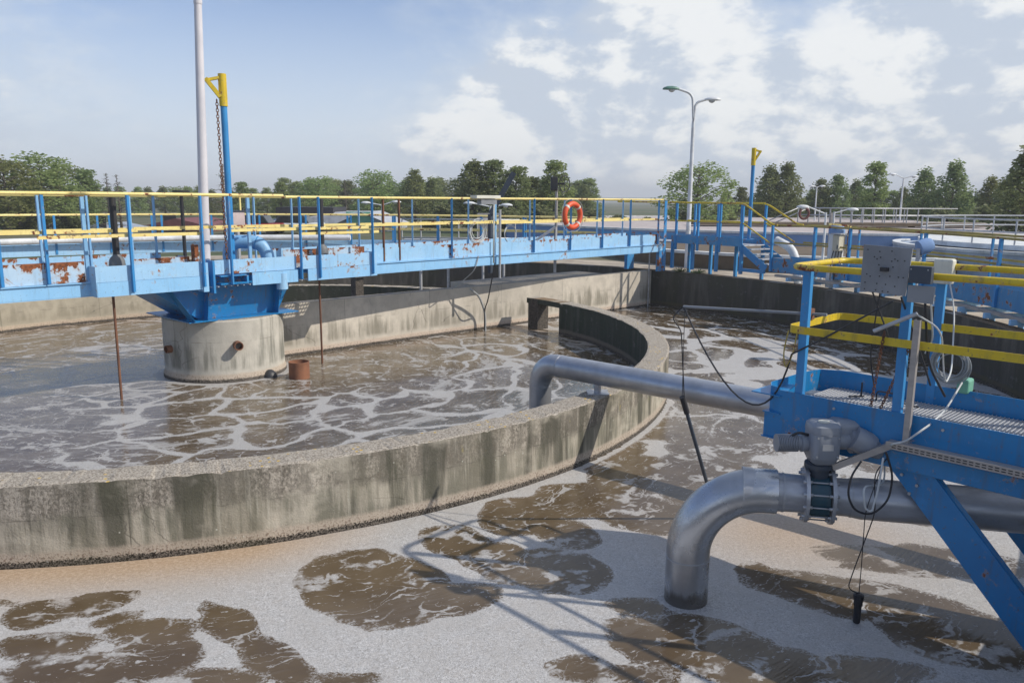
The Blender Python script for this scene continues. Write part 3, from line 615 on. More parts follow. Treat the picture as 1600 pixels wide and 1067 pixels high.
# pedestal on the pier
pd = MB(); zt, zb = 1.84, 1.225
def trap(f0, f1, v):  pass
T = [B(-1.75, -.86, zt), B(1.05, -.86, zt), B(1.05, .8, zt), B(-1.75, .8, zt)]; Bt = [B(-.85, -.72, zb), B(.80, -.72, zb), B(.80, .6, zb), B(-.85, .6, zb)]
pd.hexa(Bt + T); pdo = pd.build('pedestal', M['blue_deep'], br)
b = MB()
for u0, u1 in ((-.78, -.775), (.70, .705)): b.hexa([B(u0, -.92, zb), B(u1, -.92, zb), B(u1, -.7, zb), B(u0, -.7, zb), B(u0, -1.05, zt), B(u1, -1.05, zt), B(u1, -.8, zt), B(u0, -.8, zt)])
b.hexa([B(-1.05, -1.0, zb), B(-1.045, -1.0, zb), B(-1.045, -.7, zb), B(-1.05, -.7, zb), B(-1.5, -1.1, zt), B(-1.495, -1.1, zt), B(-1.495, -.8, zt), B(-1.5, -.8, zt)])
b.build('gusset', M['blue_deep'], pdo)
b = MB(); b.fbox(B, -1.15, 1.15, -.95, .95, 1.203, 1.222); b.build('base_plate', M['blue_deep'], pdo)
b = MB(); b.fbox(B, 14.75, 15.15, VN, VN + .12, 1.2, 1.88); b.fbox(B, 14.95, 15.1, VN - .02, VN + .0, 1.2, 3.5); b.fbox(B, 14.75, 15.15, VF - .12, VF, 1.2, 1.86); b.build('end_bearing', M['blue_post'], br)

# ---------------------------------------------------------------- things on the bridge
def mast():
    p0 = B(-.56, -.5, 2.13); p1 = atY(309, 0, p0.y + .05); dr = (p1 - p0); p2 = p0 + dr * 1.45
    t = thing('lamp_mast', tuple(p0), 'tall pale grey mast rising out of the frame from the bridge above the pier', 'mast')
    MB().tube([p0, p0 + dr * .5, p2], [.098, .085, .05], 18).build('pole', M['mast'], t)
    b = MB(); b.tube([p0 + dr * .985, p0 + dr * 1.0], .075, 18); b.build('collar', M['mast'], t)
    b = MB(); b.lathe([(.17, 0), (.17, .02), (.11, .05)], 18, Matrix.Translation(p0)); b.build('base_flange', M['mast'], t)
mast()
def chain(p, q, r=.012, L=.075, name='lifting_chain', parent=None, label=None):
    p, q = Vector(p), Vector(q); n = int((q - p).length / (L * .75)); b = MB(); d = (q - p).normalized(); s0 = Vector((1, 0, 0)); s1 = Vector((0, 1, 0))
    for i in range(n):
        c = p.lerp(q, (i + .5) / n); sd = s0 if i % 2 else s1
        pts = [c + d * (math.cos(a) * L / 2) + sd * (math.sin(a) * L * .32) for a in [2 * math.pi * k / 8 for k in range(9)]]
        b.tube(pts, r * .55, 5, False)
    o = b.build(name, M['rustrod'], parent)
    return o
def davit(base, h, yb, name_l, dirn, rad=.062, ch=True, size=1.):
    base = Vector(base); t = thing('davit_post', tuple(base), name_l, 'davit')
    MB().tube([base, base + Vector((0, 0, h))], rad, 16).build('pole', M['blue_post'], t)
    top = base + Vector((0, 0, h)); MB().tube([top, top + Vector((0, 0, yb))], rad * 1.25, 16).build('sleeve', M['yellow'], t)
    d = Vector(dirn).normalized(); k = size
    a = top + Vector((0, 0, yb * .90)); bb = top + Vector((0, 0, yb * .78)) + d * .30 * k; c = top + Vector((0, 0, yb * .28)) + d * .05 * k
    b = MB(); b.beam(a, bb, .11 * k, .05); b.build('arm', M['yellow'], t)
    b = MB(); b.beam(bb + Vector((0, 0, .03)), c, .15 * k, .075 * k); b.build('arm', M['yellow'], t)
    MB().box(base + Vector((0, 0, .01)), .3, .3, .02).build('base_plate', M['blue_post'], t)
    return t, bb, c
dp = B(.10, -.30, 2.13)
t, bb, c = davit(dp, 3.10, .60, 'blue davit post with a yellow head and hanging chain above the pier', (-.93, -.35, 0))
ch = chain(c + Vector((-.06, -.04, -.05)), Vector((dp.x - .06, dp.y - .12, 2.2)), .015, .075); tag(ch, 'rusty chain hanging from the yellow davit head above the pier', 'chain')
dp2 = PO(16.3, 31.5, 1.55); dp2 = atY(1172, 340, 24.6); dp2.z = 2.33
davit(dp2, 2.25, .52, 'small blue davit post with a yellow head beside the stairs', (.9, 0, 0), .055, False, .7)
# two black tubes with grey domed feet
for (u, v, zz, lab) in ((-2.32, -.90, 2.36, 'black upright tube in a grey domed foot at the left end of the widened deck'), (2.10, -.45, 2.44, 'black upright tube in a grey domed foot right of the blue pipe elbow')):
    p = B(u, v, 2.13); t = thing('black_standpipe', tuple(p), lab, 'standpipe', 'black standpipes on the bridge')
    MB().tube([p, p + Vector((0, 0, 1.36))], .055, 16).build('tube', M['black'], t)
    MB().lathe([(.135, 0), (.135, .22), (.125, .30), (.10, .35), (.065, .38), (.06, .40)], 20, Matrix.Translation(p)).build('foot', M['grey_cap'], t)
    MB().lathe([(.09, 0), (.09, .02)], 16, Matrix.Translation(p + Vector((0, 0, 1.40)))).build('cap', M['black'], t)
p = B(-.62, .2, 2.13); MB().tube([p, p + Vector((0, 0, 1.45))], .035, 10).lathe([(.16, 0), (.16, .03)], 16, Matrix.Translation(p + Vector((0, 0, 1.47)))).build('capped_tube', M['black'])
tag(bpy.data.objects['capped_tube'], 'thin dark tube with a flat cap standing right behind the tall mast', 'tube')
# blue elbow
def elbow_pts(a, corner, bq, r, n=8): return bend([a, corner, bq], r, n)
p = B(.22, -.30, 2.1); t = thing('blue_elbow_pipe', tuple(p), 'fat light blue pipe elbow bending over the deck above the pier', 'pipe')
pts = bend([B(.15, -.1, 2.1), B(.15, -.12, 2.64), B(.66, -.58, 2.62), B(.74, -.64, 2.05)], .30, 10)
MB().tube(pts, .135, 20).build('elbow', M['blue_lightpost'], t)
MB().tube([pts[len(pts) // 2 + 2], pts[len(pts) // 2 + 2] + (pts[len(pts) // 2 + 3] - pts[len(pts) // 2 + 2]).normalized() * .015], .142, 20).build('weld_ring', M['blue_post'], t)
pp = B(.70, -1.12, 1.72); b = MB(); b.tube([pp, pp + Vector((0, 0, .32))], .11, 18)
tag(b.build('drain_pipe_end', M['blue_rust']), 'short pale blue pipe end hanging under the deck edge over the pier', 'pipe')
# rods into the water
for q0, lab in ((B(-2.45, -.95, 0), 'rusty round bar reaching down into the water left of the pier'), (B(1.77, -.80, 0), 'rusty round bar reaching down into the water right of the pier')):
    b = MB(); b.tube([Vector((q0.x, q0.y, -.2)), Vector((q0.x, q0.y, 1.9))], .022, 10); tag(b.build('hanging_bar', M['rustrod']), lab, 'bar', 'rusty bars hanging from the bridge')
# junction box on yellow bracket (behind the elbow)
p = B(.62, .42, 2.95); t = thing('control_box', tuple(p), 'small pinkish white control box on yellow brackets behind the blue elbow', 'box')
MB().box(p + Vector((0, 0, .12)), .30, .16, .30, R_(47)).build('case', paint('pinkish_white_plastic', (.62, .50, .48), rough=.5), t, .01)
MB().box(p + Vector((0, 0, .285)), .36, .22, .02, R_(47)).build('hood', M['darkbox'], t)
b = MB(); 
for s in (-.09, .09): b.beam(p + Vector((s, 0, .29)), p + Vector((s, 0, .62)), .03, .03)
b.build('bracket', M['yellow_old'], t)
b = MB(); b.beam(p + Vector((0, .02, -.05)), p + Vector((0, .02, -.72)), .1, .05); b.build('stand', M['galv'], t)
# ring buoy
p = B(10.03, VN - .08, 3.07); t = thing('life_ring', tuple(p), 'orange life ring hanging on the bridge handrail', 'life ring')
b = MB(); n = 40; nv = Vector((VB[0], VB[1], 0)); ub3 = Vector((UB[0], UB[1], 0)); SQ = .74
def ringpt(a, r): return p + ub3 * (math.cos(a) * r * SQ * 1.42) + Vector((0, 0, math.sin(a) * r))
b.tube([ringpt(2 * math.pi * k / n, .33) for k in range(n + 1)], .075, 12, False); b.build('ring', M['orange'], t)
for k in (0, 1, 2, 3):
    a0 = R_(45 + 90 * k); b = MB(); b.tube([ringpt(a0 + (j - 2) * .045, .33) for j in range(5)], .079, 12); b.build('band', M['white'], t)
b = MB(); b.tube([ringpt(2 * math.pi * k / n, .44 + .05 * abs(math.sin(4 * math.pi * k / n))) for k in range(n + 1)], .008, 6, False); b.build('rope', M['cablegrey'], t)
# sensor box + its post, coil
p = atY(764, 309, B(6.7, VN, 0).y); t = thing('sensor_post', tuple(B(6.95, VN - .06, 2.0)), 'thin white pole on the bridge rail carrying a pale instrument housing', 'instrument')
b = MB(); b.tube([B(6.86, VN - .06, 1.9), B(6.86, VN - .06, 3.5)], .018, 8); b.build('pole', M['white'], t)
b = MB(); q = B(6.55, VN - .08, 3.53); b.fbox(B, 6.1, 6.95, VN - .22, VN + .02, 3.52, 3.60); b.build('housing', M['white'], t, .01)
b = MB(); b.fbox(B, 6.3, 6.85, VN - .18, VN - .03, 3.38, 3.50); b.build('instrument', M['plate'], t)
b = MB(); b.tube([B(7.05, VN - .1, 1.5), B(7.05, VN - .1, 3.25)], .032, 10); tag(b.build('guide_tube', M['galv']), 'grey steel guide tube fixed upright outside the bridge girder near the cable coil', 'tube')
def coil(c, ax, up, r, n, thick, jitter, m, name):
    b = MB(); c = Vector(c)
    for k in range(n):
        rr = r * (1 - random.random() * jitter); off = Vector((random.uniform(-.03, .03), random.uniform(-.03, .03), random.uniform(-.05, .01))) * (r / .25)
        pts = [c + off + ax * (math.cos(2 * math.pi * j / 30) * rr) + up * (math.sin(2 * math.pi * j / 30) * rr * random.uniform(.99, 1.01)) for j in range(31)]
        b.tube(pts, thick, 6, False)
    return b.build(name, m)
tag(coil(B(6.45, VN + .1, 2.72), ub3, Vector((0, 0, 1)), .30, 7, .010, .35, M['cablewhite'], 'cable_coil'), 'loose coil of pale cable hanging on the bridge rail', 'cable')
tag(coil(B(7.65, VN + .1, 2.62), ub3, Vector((0, 0, 1)), .26, 2, .010, .3, M['cablewhite'], 'cable_loop'), 'thin pale cable looped beside the steel guide tube', 'cable')
# hand wheel stand behind the bridge
p = B(9.6, 1.2, 1.2); p = atY(868, 400, 25.2); p.z = 1.6; t = thing('hand_wheel_stand', tuple(p), 'large spoked hand wheel on a steel stem behind the bridge, left of the life ring', 'hand wheel')
b = MB(); b.tube([p, p + Vector((0, 0, 2.25))], .045, 10); b.build('stem', M['alu'], t)
hc = p + Vector((0, 0, 2.35)); MB().box(hc + Vector((-.08, 0, .05)), .22, .22, .42).build('gearbox', M['black'], t, .02)
b = MB(); hw = hc + Vector((.24, -.1, .05)); ax = Vector((.86, .5, 0))
b.tube([hw + ax * (.20 * math.cos(2 * math.pi * k / 28)) + Vector((0, 0, .25 * math.sin(2 * math.pi * k / 28))) for k in range(29)], .014, 8, False)
for k in range(3): a = math.pi * k / 3 + .5; b.tube([hw + ax * (.20 * math.cos(a)) + Vector((0, 0, .25 * math.sin(a))), hw - ax * (.20 * math.cos(a)) - Vector((0, 0, .25 * math.sin(a)))], .010, 6)
b.tube([hw, hc + Vector((-.05, 0, .05))], .03, 8); b.build('wheel', M['black'], t)
p0 = atY(776, 318, 24.); p1 = atY(803, 270, 24.); b = MB(); b.beam(p0 - (p1 - p0) * .35, p1, .16, .16)
p9 = p0 - (p1 - p0) * .35; b.beam(Vector((p9.x, p9.y, 1.3)), p9, .12, .12); tag(b.build('dark_jib', M['darkbox']), 'dark slanting steel jib sticking up behind the bridge', 'jib')
p0 = atY(828, 382, 23.2); p1 = atY(868, 355, 23.2); b = MB(); b.beam(p0, p1, .3, .06); b.beam(p1, Vector((p1.x, p1.y, 1.4)), .06, .06); tag(b.build('metal_chute', M['galv']), 'bright sloping metal chute behind the bridge, below the hand wheel', 'chute')
# hoses that drop from the bridge on to the divider wall
b = MB(); q0 = B(6.35, VN - .03, 2.1); q1 = atz(706, 452, 1.2); b.tube(bend([q0, B(6.2, VN - .04, 1.75), q1.lerp(q0, .35) - Vector((0, 0, .12)), q1], .4, 6), .012, 6); tag(b.build('thin_cable', M['cablegrey']), 'thin grey cable sagging from the bridge to the divider wall', 'cable')
b = MB(); q0 = B(6.9, VN - .07, 1.9); q2 = atz(757, 517, 0); b.tube(bend([q0, q0.lerp(q2, .5) + Vector((-.05, 0, -.1)), Vector((q2.x, q2.y, .6)), Vector((q2.x, q2.y, -.2))], .3, 6), .016, 6); tag(b.build('black_hose', M['black']), 'thin black hose dropping from the bridge into the pool', 'hose')
b = MB(); q0 = atz(735, 452, 1.195); b.tube(bend([q0, q0.lerp(q2, .6) + Vector((0, -.1, 1.0 - q0.lerp(q2, .6).z)), Vector((q2.x + .02, q2.y + .05, .5)), Vector((q2.x + .02, q2.y + .03, -.2))], .6, 8), .028, 8); tag(b.build('grey_hose', M['cablegrey']), 'thick grey hose arching over the divider wall into the pool', 'hose')
# conduit at the wall corner
q = D(14.75, .38, 0); b = MB(); b.tube(bend([Vector((q.x, q.y, -.1)), Vector((q.x, q.y, 2.12)), Vector((q.x - .35, q.y - .25, 2.12))], .06, 3), .022, 8); tag(b.build('conduit', M['galv']), 'thin grey conduit running down the corner where the pale and black walls meet', 'conduit')

# ---------------------------------------------------------------- walkway round the basin
RI, RX = 15.55, 16.45
wk = thing('basin_walkway', tuple(PO(16, 20, 1.0)), 'blue walkway with dirty yellow rails following the outer basin wall', 'walkway')
def path3(r, a0, a1): return arc(r, a0, a1)
Aw0, Aw1 = -16, 29.5
for nm, r, a0, a1 in (('kick_plate', RI, Aw0, Aw1), ('kick_plate', RX, Aw0, Aw1)):
    MB().sweep([(0, 1.44), (0, 1.86), (-.008, 1.86), (-.008, 1.44)], path3(r, a0, a1)).build(nm, M['blue_kick'], wk)
MB().sweep([(0, 1.58), (0, 1.61), (-(RX - RI) + .03, 1.61), (-(RX - RI) + .03, 1.58)], path3(RI + .014, Aw0, Aw1)).build('deck', M['grating'], wk)
MB().tube(arcz(RI, Aw0, 28.6, 2.82), .027, 10).build('handrail', M['yellow_dirty'], wk); MB().tube(arcz(RX, Aw0, 27.6, 2.82), .027, 10).build('handrail', M['yellow_dirty'], wk)
MB().sweep([(0, 2.28), (0, 2.33), (-.01, 2.33), (-.01, 2.28)], path3(RI, Aw0, 29)).build('mid_rail', M['yellow_dirty'], wk); MB().sweep([(0, 2.28), (0, 2.33), (-.01, 2.33), (-.01, 2.28)], path3(RX, Aw0, 28)).build('mid_rail', M['yellow_dirty'], wk)
def rpost(par, r, a, z0, z1, m, w=.07):
    c = PO(r, a, (z0 + z1) / 2); MB().box(c, w, w * .8, z1 - z0, R_(a + 90)).build('post', m, par)
for a in (29.2, 23.3, 18.5, 8.6, -.8, -10): rpost(wk, RI - .03, a, 1.45, 2.81, M['blue_post'])
for a in (26.5, 21, 13.5, 5.3, -4, -12): rpost(wk, RX + .03, a, 1.45, 2.81, M['blue_post'], .05)
b = MB(); b.sweep([(0, 1.33), (0, 1.40), (-.12, 1.40), (-.12, 1.33)], path3(15.36, Aw0, 28)); ct = b.build('cable_tray', M['alu'], wk)
for a in np.arange(Aw0 + 1, 29, 3.4):
    b = MB(); b.beam(PO(15.25, a, 1.30), PO(16.4, a, 1.30), .08, .10); b.beam(PO(16.0, a, 1.0), PO(16.0, a, 1.3), .1, .1); b.build('bracket', M['blue_pale'], wk)
for k, (a, sz, lab) in enumerate(((41.6, .22, 'small dark weed tuft on the black wall nearest the pale wall corner'), (38.9, .20, 'small dark weed tuft on the black wall just left of the stair support'))):
    b = MB(); c = PO(15.3, a, 1.18); random.seed(50 + k)
    for _ in range(60):
        d = Vector((random.uniform(-1, 1), random.uniform(-1, 1), random.uniform(.1, .9))).normalized(); e = c + Vector((d.x * sz * 1.5, d.y * sz * .8, d.z * sz * .8)); sd_ = d.cross(Vector((0, 0, 1))).normalized() * .02
        i = b.add([c + d * .02 - sd_, c + d * .02 + sd_, e + sd_ * .3 + Vector((0, 0, .01)), e - sd_ * .3]); b.face([i, i + 1, i + 2, i + 3])
    tag(b.build('weed_tuft', M['leaf_dark'], fixn=False), lab, 'weed')
# stairs and landing at the end of the bridge
ld = thing('stair_landing', tuple(PO(16, 38, 1.0)), 'blue landing at the right end of the bridge with four grated steps down', 'stairs')
A0, A1 = 33.2, 43.6
MB().sweep([(0, 2.12), (0, 2.38), (-.008, 2.38), (-.008, 2.12)], path3(RI - .1, A0, A1)).build('kick_plate', M['blue_kick'], ld)
MB().sweep([(0, 2.12), (0, 2.38), (-.008, 2.38), (-.008, 2.12)], path3(RX + .1, A0, 56)).build('kick_plate', M['blue_kick'], ld)
MB().sweep([(0, 2.14), (0, 2.17), (-1.05, 2.17), (-1.05, 2.14)], path3(RI - .08, A0, 56)).build('deck', M['grating'], ld)
for a in (33.4, 37, 40.5, 43.5):
    MB().box(PO(RI - .05, a, 1.70), .09, .09, .84, R_(a)).build('support', M['blue_post'], ld); MB().box(PO(RX + .05, a, 1.55), .09, .09, 1.15, R_(a)).build('support', M['blue_post'], ld)
b = MB(); b.beam(PO(RI - .06, 33.4, 1.42), PO(RI - .06, 29.9, 1.42), .08, .1); b.build('lower_beam', M['blue_post'], ld)
for r in (RI - .08, RX + .08):
    hr = bend([PO(r, 46 if r > 16 else 44, 3.44), PO(r, 33.4, 3.44), PO(r, 29.2, 2.84), PO(r, 28.4, 2.82)], .25, 5)
    MB().tube([PO(r, 44 if r < 16 else 54, 3.46)] + arcz(r, 42, 33.6, 3.44, 6) + hr[2:], .028, 10).build('handrail', M['yellow'], ld)
    MB().tube(arcz(r, 44, 33.4, 2.85, 7) + [PO(r, 29.4, 2.30)], .022, 8).build('mid_rail', M['yellow'], ld)
    MB().beam(PO(r, 33.4, 2.1), PO(r, 29.7, 1.50), .012, .22).build('stringer', M['blue_post'], ld)
    for a in (33.4, 36.6, 39.8, 43.0): rpost(ld, r, a, 1.9, 3.43, M['blue_post'])
for k in range(4):
    a = 32.6 - k * .82; z = 2.03 - k * .135; b = MB(); b.hexa([PO(RI, a - .45, z), PO(RI, a + .45, z), PO(RX, a + .45, z), PO(RX, a - .45, z), PO(RI, a - .45, z + .035), PO(RI, a + .45, z + .035), PO(RX, a + .45, z + .035), PO(RX, a - .45, z + .035)])
    b.build('step', M['galv'], ld)
# thick grey hose over the landing
b = MB(); b.tube(bend([PO(16.9, 32.8, 2.3), PO(16.9, 30.5, 2.05), PO(16.9, 29.6, 1.0)], .5, 6), .13, 12); tag(b.build('bent_grey_pipe', M['whitep']), 'fat pale bent pipe coming down beside the stairs', 'pipe')
# far walkway
fw = thing('far_walkway', tuple(PO(16, 100, 1.0)), 'distant pale blue walkway with rusty yellow rail behind the bridge', 'walkway')
F0, F1 = 57, 186
for r in (15.7, 16.6): MB().sweep([(0, 1.45), (0, 1.84), (-.008, 1.84), (-.008, 1.45)], path3(r, F0, F1)).build('kick_plate', M['blue_rust'], fw)
MB().sweep([(0, 1.60), (0, 1.63), (-.84, 1.63), (-.84, 1.60)], path3(15.73, F0, F1)).build('deck', M['grating'], fw)
for r in (15.7, 16.6):
    MB().tube(arcz(r, F0, F1, 2.86), .03, 8).build('handrail', M['yellow_old'], fw); MB().sweep([(0, 2.28), (0, 2.34), (-.01, 2.34), (-.01, 2.28)], path3(r, F0, F1)).build('mid_rail', M['yellow_old'], fw)
    for a in np.arange(F0 + 3, F1, 6.4): rpost(fw, r, float(a) + (1 if r > 16 else 0), 1.5, 2.85, M['blue_post'], .07)
b = MB(); b.tube(arcz(15.5, 92, F1, 1.98), .11, 10); tag(b.build('long_white_pipe', M['whitep']), 'long pale pipe running along the distant walkway behind the bridge', 'pipe')
# wall structure seen under the bridge, beyond the divider
b = MB(); q0 = D(5.2, 3.2, 0); b.box((q0.x, q0.y, 1.05), .25, .25, 1.3, R_(43)); b.beam(Vector((q0.x, q0.y, 1.62)), Vector((q0.x + 2.6, q0.y + .9, 1.62)), .25, .16); tag(b.build('concrete_frame', M['c_div']), 'small pale concrete frame in the shade beneath the bridge', 'frame')
b = MB()
for (u, v) in ((7.4, 3.2), (8.6, 3.4), (10.2, 3.6), (11.4, 3.9)): b.beam(D(u, v, 0), D(u, v, 2.0), .06, .06)
b.beam(D(7.2, 3.2, 1.5), D(12.5, 4.1, 1.5), .06, .06); tag(b.build('pipe_rack', M['galv']), 'grey steel pipe rack in the shade beneath the bridge', 'rack')
# ---------------------------------------------------------------- near platform (frame D, u across, v along)
pf = thing('valve_platform', tuple(D(.3, -14, 0)), 'deep blue steel platform with yellow rails and open grating above the near water', 'platform')
un, uf, ve, vo_ = -.25, .88, -12.25, -17.2
b = MB()
b.fbox(D, un, un + .008, vo_, ve, 1.40, 1.86); b.build('side_plate', M['blue_deep'], pf)
b = MB(); b.fbox(D, uf - .008, uf, vo_, ve - .06, 1.40, 1.88); b.build('side_plate', M['blue_deep'], pf)
b = MB()   # rounded end panel
PE = [Vector((un, ve)), Vector((un + .03, ve + .10)), Vector((un + .16, ve + .17)), Vector((uf - .35, ve + .17)), Vector((uf - .10, ve + .12)), Vector((uf, ve - .06))]
pth = [D(q.x, q.y, 0) for q in PE]; b.sweep([(0, 1.40), (0, 1.88), (-.008, 1.88), (-.008, 1.40)], [(q.x, q.y) for q in pth]); b.build('end_panel', M['blue_deep'], pf)
b = MB()
for k in range(int((ve - vo_) / .032)):
    v = ve - .01 - k * .032; b.fbox(D, un + .012, uf - .012, v, v + .004, 1.685, 1.712)
for k in range(29): u = un + .03 + k * .038; b.fbox(D, u, u + .004, vo_, ve + (.10 if .05 < u < .6 else 0), 1.681, 1.708)
b.build('grating', M['grating'], pf)
b = MB()
for v in np.arange(-17, -12.3, .8): b.fbox(D, un + .01, uf - .01, v, v + .05, 1.50, 1.66)
b.fbox(D, un - .05, un - .002, vo_, -13.25, 1.42, 1.56); b.build('bearer', M['blue_deep'], pf)
zr = 2.95
rp = [D(un, vo_, zr), D(un, ve - .12, zr), D(un + .25, ve + .10, zr), D(uf - .2, ve + .08, zr), D(uf, ve - .10, zr), D(uf, vo_, zr)]
def pipe_rail(pts, r): return MB().tube(bend(pts, .18, 6), r, 14).build('handrail', M['yellow'], pf)
pipe_rail([D(un, vo_, zr), D(un, ve - .02, zr), D(uf - .0, ve + .02, zr), D(uf, vo_, zr)], .028)
b = MB(); mr = bend([D(un, vo_, 2.41), D(un, ve - .02, 2.41), D(uf, ve + .02, 2.41), D(uf, vo_, 2.41)], .12, 5)
b.sweep([(0, 2.38), (0, 2.445), (-.008, 2.445), (-.008, 2.38)], [(q.x, q.y) for q in mr]); b.build('mid_rail', M['yellow'], pf)
for (u, v, m) in ((un + .012, -12.42, 0), (un + .012, -13.24, 0), (un + .012, -14.4, 0), (un + .012, -15.6, 0), (uf - .012, -13.12, 1), (uf - .012, -14.3, 1), (uf - .012, -15.5, 1)):
    b = MB(); b.fbox(D, u, u + .008, v - .035, v + .035, 1.44, 2.93); b.fbox(D, u + .008, u + .05, v - .035, v - .028, 1.44, 2.93); b.fbox(D, u + .008, u + .05, v + .028, v + .035, 1.44, 2.93); b.build('post', M['blue_post'], pf)
def leg(u0, w, v0, z0, v1, z1, wd):
    dv = v1 - v0; dz = z1 - z0; l = math.hypot(dv, dz); nv_, nz = -dz / l * wd / 2, dv / l * wd / 2
    b = MB(); b.hexa([D(u0, v0 - nv_, z0 - nz), D(u0 + w, v0 - nv_, z0 - nz), D(u0 + w, v1 - nv_, z1 - nz), D(u0, v1 - nv_, z1 - nz), D(u0, v0 + nv_, z0 + nz), D(u0 + w, v0 + nv_, z0 + nz), D(u0 + w, v1 + nv_, z1 + nz), D(u0, v1 + nv_, z1 + nz)]); return b
leg(un + .02, .012, -13.32, 1.48, -14.75, -.05, .25).build('leg', M['blue_deep'], pf)
b = leg(un + .033, .07, -13.32 - .09, 1.48 + .085, -14.75 - .09, -.05 + .085, .012); b.build('leg_flange', M['blue_deep'], pf)
leg(uf - .1, .08, -13.32, 1.48, -14.75, -.05, .22).build('leg', M['blue_deep'], pf)
b = MB(); b.fbox(D, un + .1, uf - .1, -13.36, -13.26, 1.40, 1.5); b.build('cross_beam', M['blue_deep'], pf)
b = MB()
for z, s in ((1.80, .26), (1.64, .14), (1.41, .14)):
    b.hexa([D(un - .02, ve - .02, z), D(un - .02, ve + s, z), D(un + .5, ve + s, z), D(un + .5, ve + .1, z), D(un - .02, ve - .02, z + .01), D(un - .02, ve + s, z + .01), D(un + .5, ve + s, z + .01), D(un + .5, ve + .1, z + .01)])
b.fbox(D, un + .0, un + .012, ve + .0, ve + .13, 1.42, 1.64); b.build('end_bracket', M['blue_deep'], pf)
# perforated cable tray along the near side
b = MB(); b.fbox(D, -.41, -.31, vo_, -13.25, 1.645, 1.650); b.fbox(D, -.416, -.411, vo_, -13.25, 1.60, 1.655); ty = b.build('cable_tray', M['alu'], pf)
b = MB(); v = -13.3
while v > vo_:
    for z in (1.618, 1.637): b.fbox(D, -.4185, -.4165, v - .028, v, z - .004, z + .004)
    v -= .042
b.build('slots', M['black'], ty)
for v in (-12.75, -13.6, -14.4, -15.2):
    for z in (1.47, 1.79): MB().tube([D(un - .012, v, z), D(un + .0, v, z)], .012, 6, True, False).build('bolt', M['galv'], pf)
for v, z in ((-13.33, 1.36), (-13.45, 1.30), (-13.40, 1.22)): MB().tube([D(un + .005, v, z), D(un + .02, v, z)], .013, 6, True, False).build('bolt', M['galv'], pf)
# channel strut, short pipe on top
b = MB(); b.fbox(D, -.33, -.325, -13.385, -13.34, 1.62, 2.62); b.fbox(D, -.325, -.29, -13.385, -13.38, 1.62, 2.62); b.fbox(D, -.325, -.29, -13.345, -13.34, 1.62, 2.62); b.build('channel_strut', M['alu'], pf)
b = MB(); b.tube([D(-.36, -13.06, 2.50), D(-.33, -13.36, 2.67)], .016, 10); b.build('stub_arm', M['galv'], pf)
# grey perforated panel fixed on the rail
pn = thing('perforated_panel', tuple(D(-.3, -13.08, 2.95)), 'grey perforated plastic panel clamped to the near yellow handrail', 'panel')
nn = .012; b = MB(); P0 = D(-.30, -12.90, 3.17); P1 = D(-.30, -13.27, 3.155); P2 = D(-.30, -13.25, 2.79); P3 = D(-.30, -12.90, 2.80); off = D(nn, 0, 0) - D(0, 0, 0)
b.hexa([P3, P2, P2 + off, P3 + off, P0, P1, P1 + off, P0 + off]); b.build('sheet', M['plate'], pn)
b = MB(); random.seed(3); od = D(-.003, 0, 0) - D(0, 0, 0); ex = (P1 - P0).normalized(); ez = Vector((0, 0, 1)); ey = ex.cross(ez)
for (fx, fz) in ((.1, .1), (.35, .12), (.6, .09), (.25, .24), (.31, .28), (.38, .24), (.68, .25), (.74, .28), (.62, .3), (.88, .27), (.36, .4), (.66, .42), (.12, .62), (.4, .64), (.62, .62), (.8, .62), (.9, .62), (.1, .8), (.36, .8), (.55, .8), (.75, .82), (.1, .94), (.35, .94), (.5, .95), (.62, .95), (.46, .5), (.2, .66)):
    c = P0.lerp(P1, fx).lerp(P3.lerp(P2, fx), fz) + od
    n0 = b.add([c + ex * math.cos(k * math.pi / 4) * .0055 + ez * math.sin(k * math.pi / 4) * .0055 for k in range(8)] + [c + od * -.9 + ex * math.cos(k * math.pi / 4) * .0055 + ez * math.sin(k * math.pi / 4) * .0055 for k in range(8)])
    b.face([n0 + k for k in range(8)])
    for k in range(8): b.face([n0 + k, n0 + (k + 1) % 8, n0 + 8 + (k + 1) % 8, n0 + 8 + k])
    b.build('hole', M['black'], pn); b = MB()
b = MB(); b.tube([D(-.25, -13.06, 2.9), D(-.25, -13.11, 2.9)], .05, 12); b.fbox(D, -.325, -.2, -13.11, -13.05, 2.97, 3.0); b.build('clamp', M['black'], pn)
bx = thing('dark_switch_box', tuple(D(-.3, -13.36, 2.95)), 'small dark slate switch box on the near handrail beside the grey panel', 'box')
b = MB(); b.fbox(D, -.36, -.30, -13.44, -13.28, 2.90, 3.03); b.build('case', M['darkbox'], bx, .006)
b = MB(); b.fbox(D, -.32, -.305, -13.46, -13.27, 2.75, 2.88); b.build('backing', M['plate'], bx)
b = MB(); 
for v in (-13.30, -13.42): b.fbox(D, -.365, -.361, v, v + .008, 3.00, 3.01)
b.build('screws', M['galv'], bx)
b = MB(); b.fbox(D, .80, .90, -13.22, -13.06, 2.80, 3.02); o = b.build('white_hood', M['white'], None, .02); tag(o, 'off-white plastic hood over the top of the far platform post', 'hood')
# thin grey boom reaching over the water
pa, pb = D(.14, -10.94, 2.44), None
pa = atz(1068, 479, 2.44); pb = atz(1292, 492, 2.50); bo = thing('sampling_boom', tuple(pb), 'thin grey tube boom reaching from the platform out over the dark water', 'boom')
b = MB(); b.tube([pa, pb], .014, 10); b.build('tube', M['plate'], bo)
c = D(un, -12.42, 2.49); b = MB(); b.box(pa.lerp(pb, .88) , .09, .09, .10, R_(43)); b.build('clamp', M['rustrod'], bo)
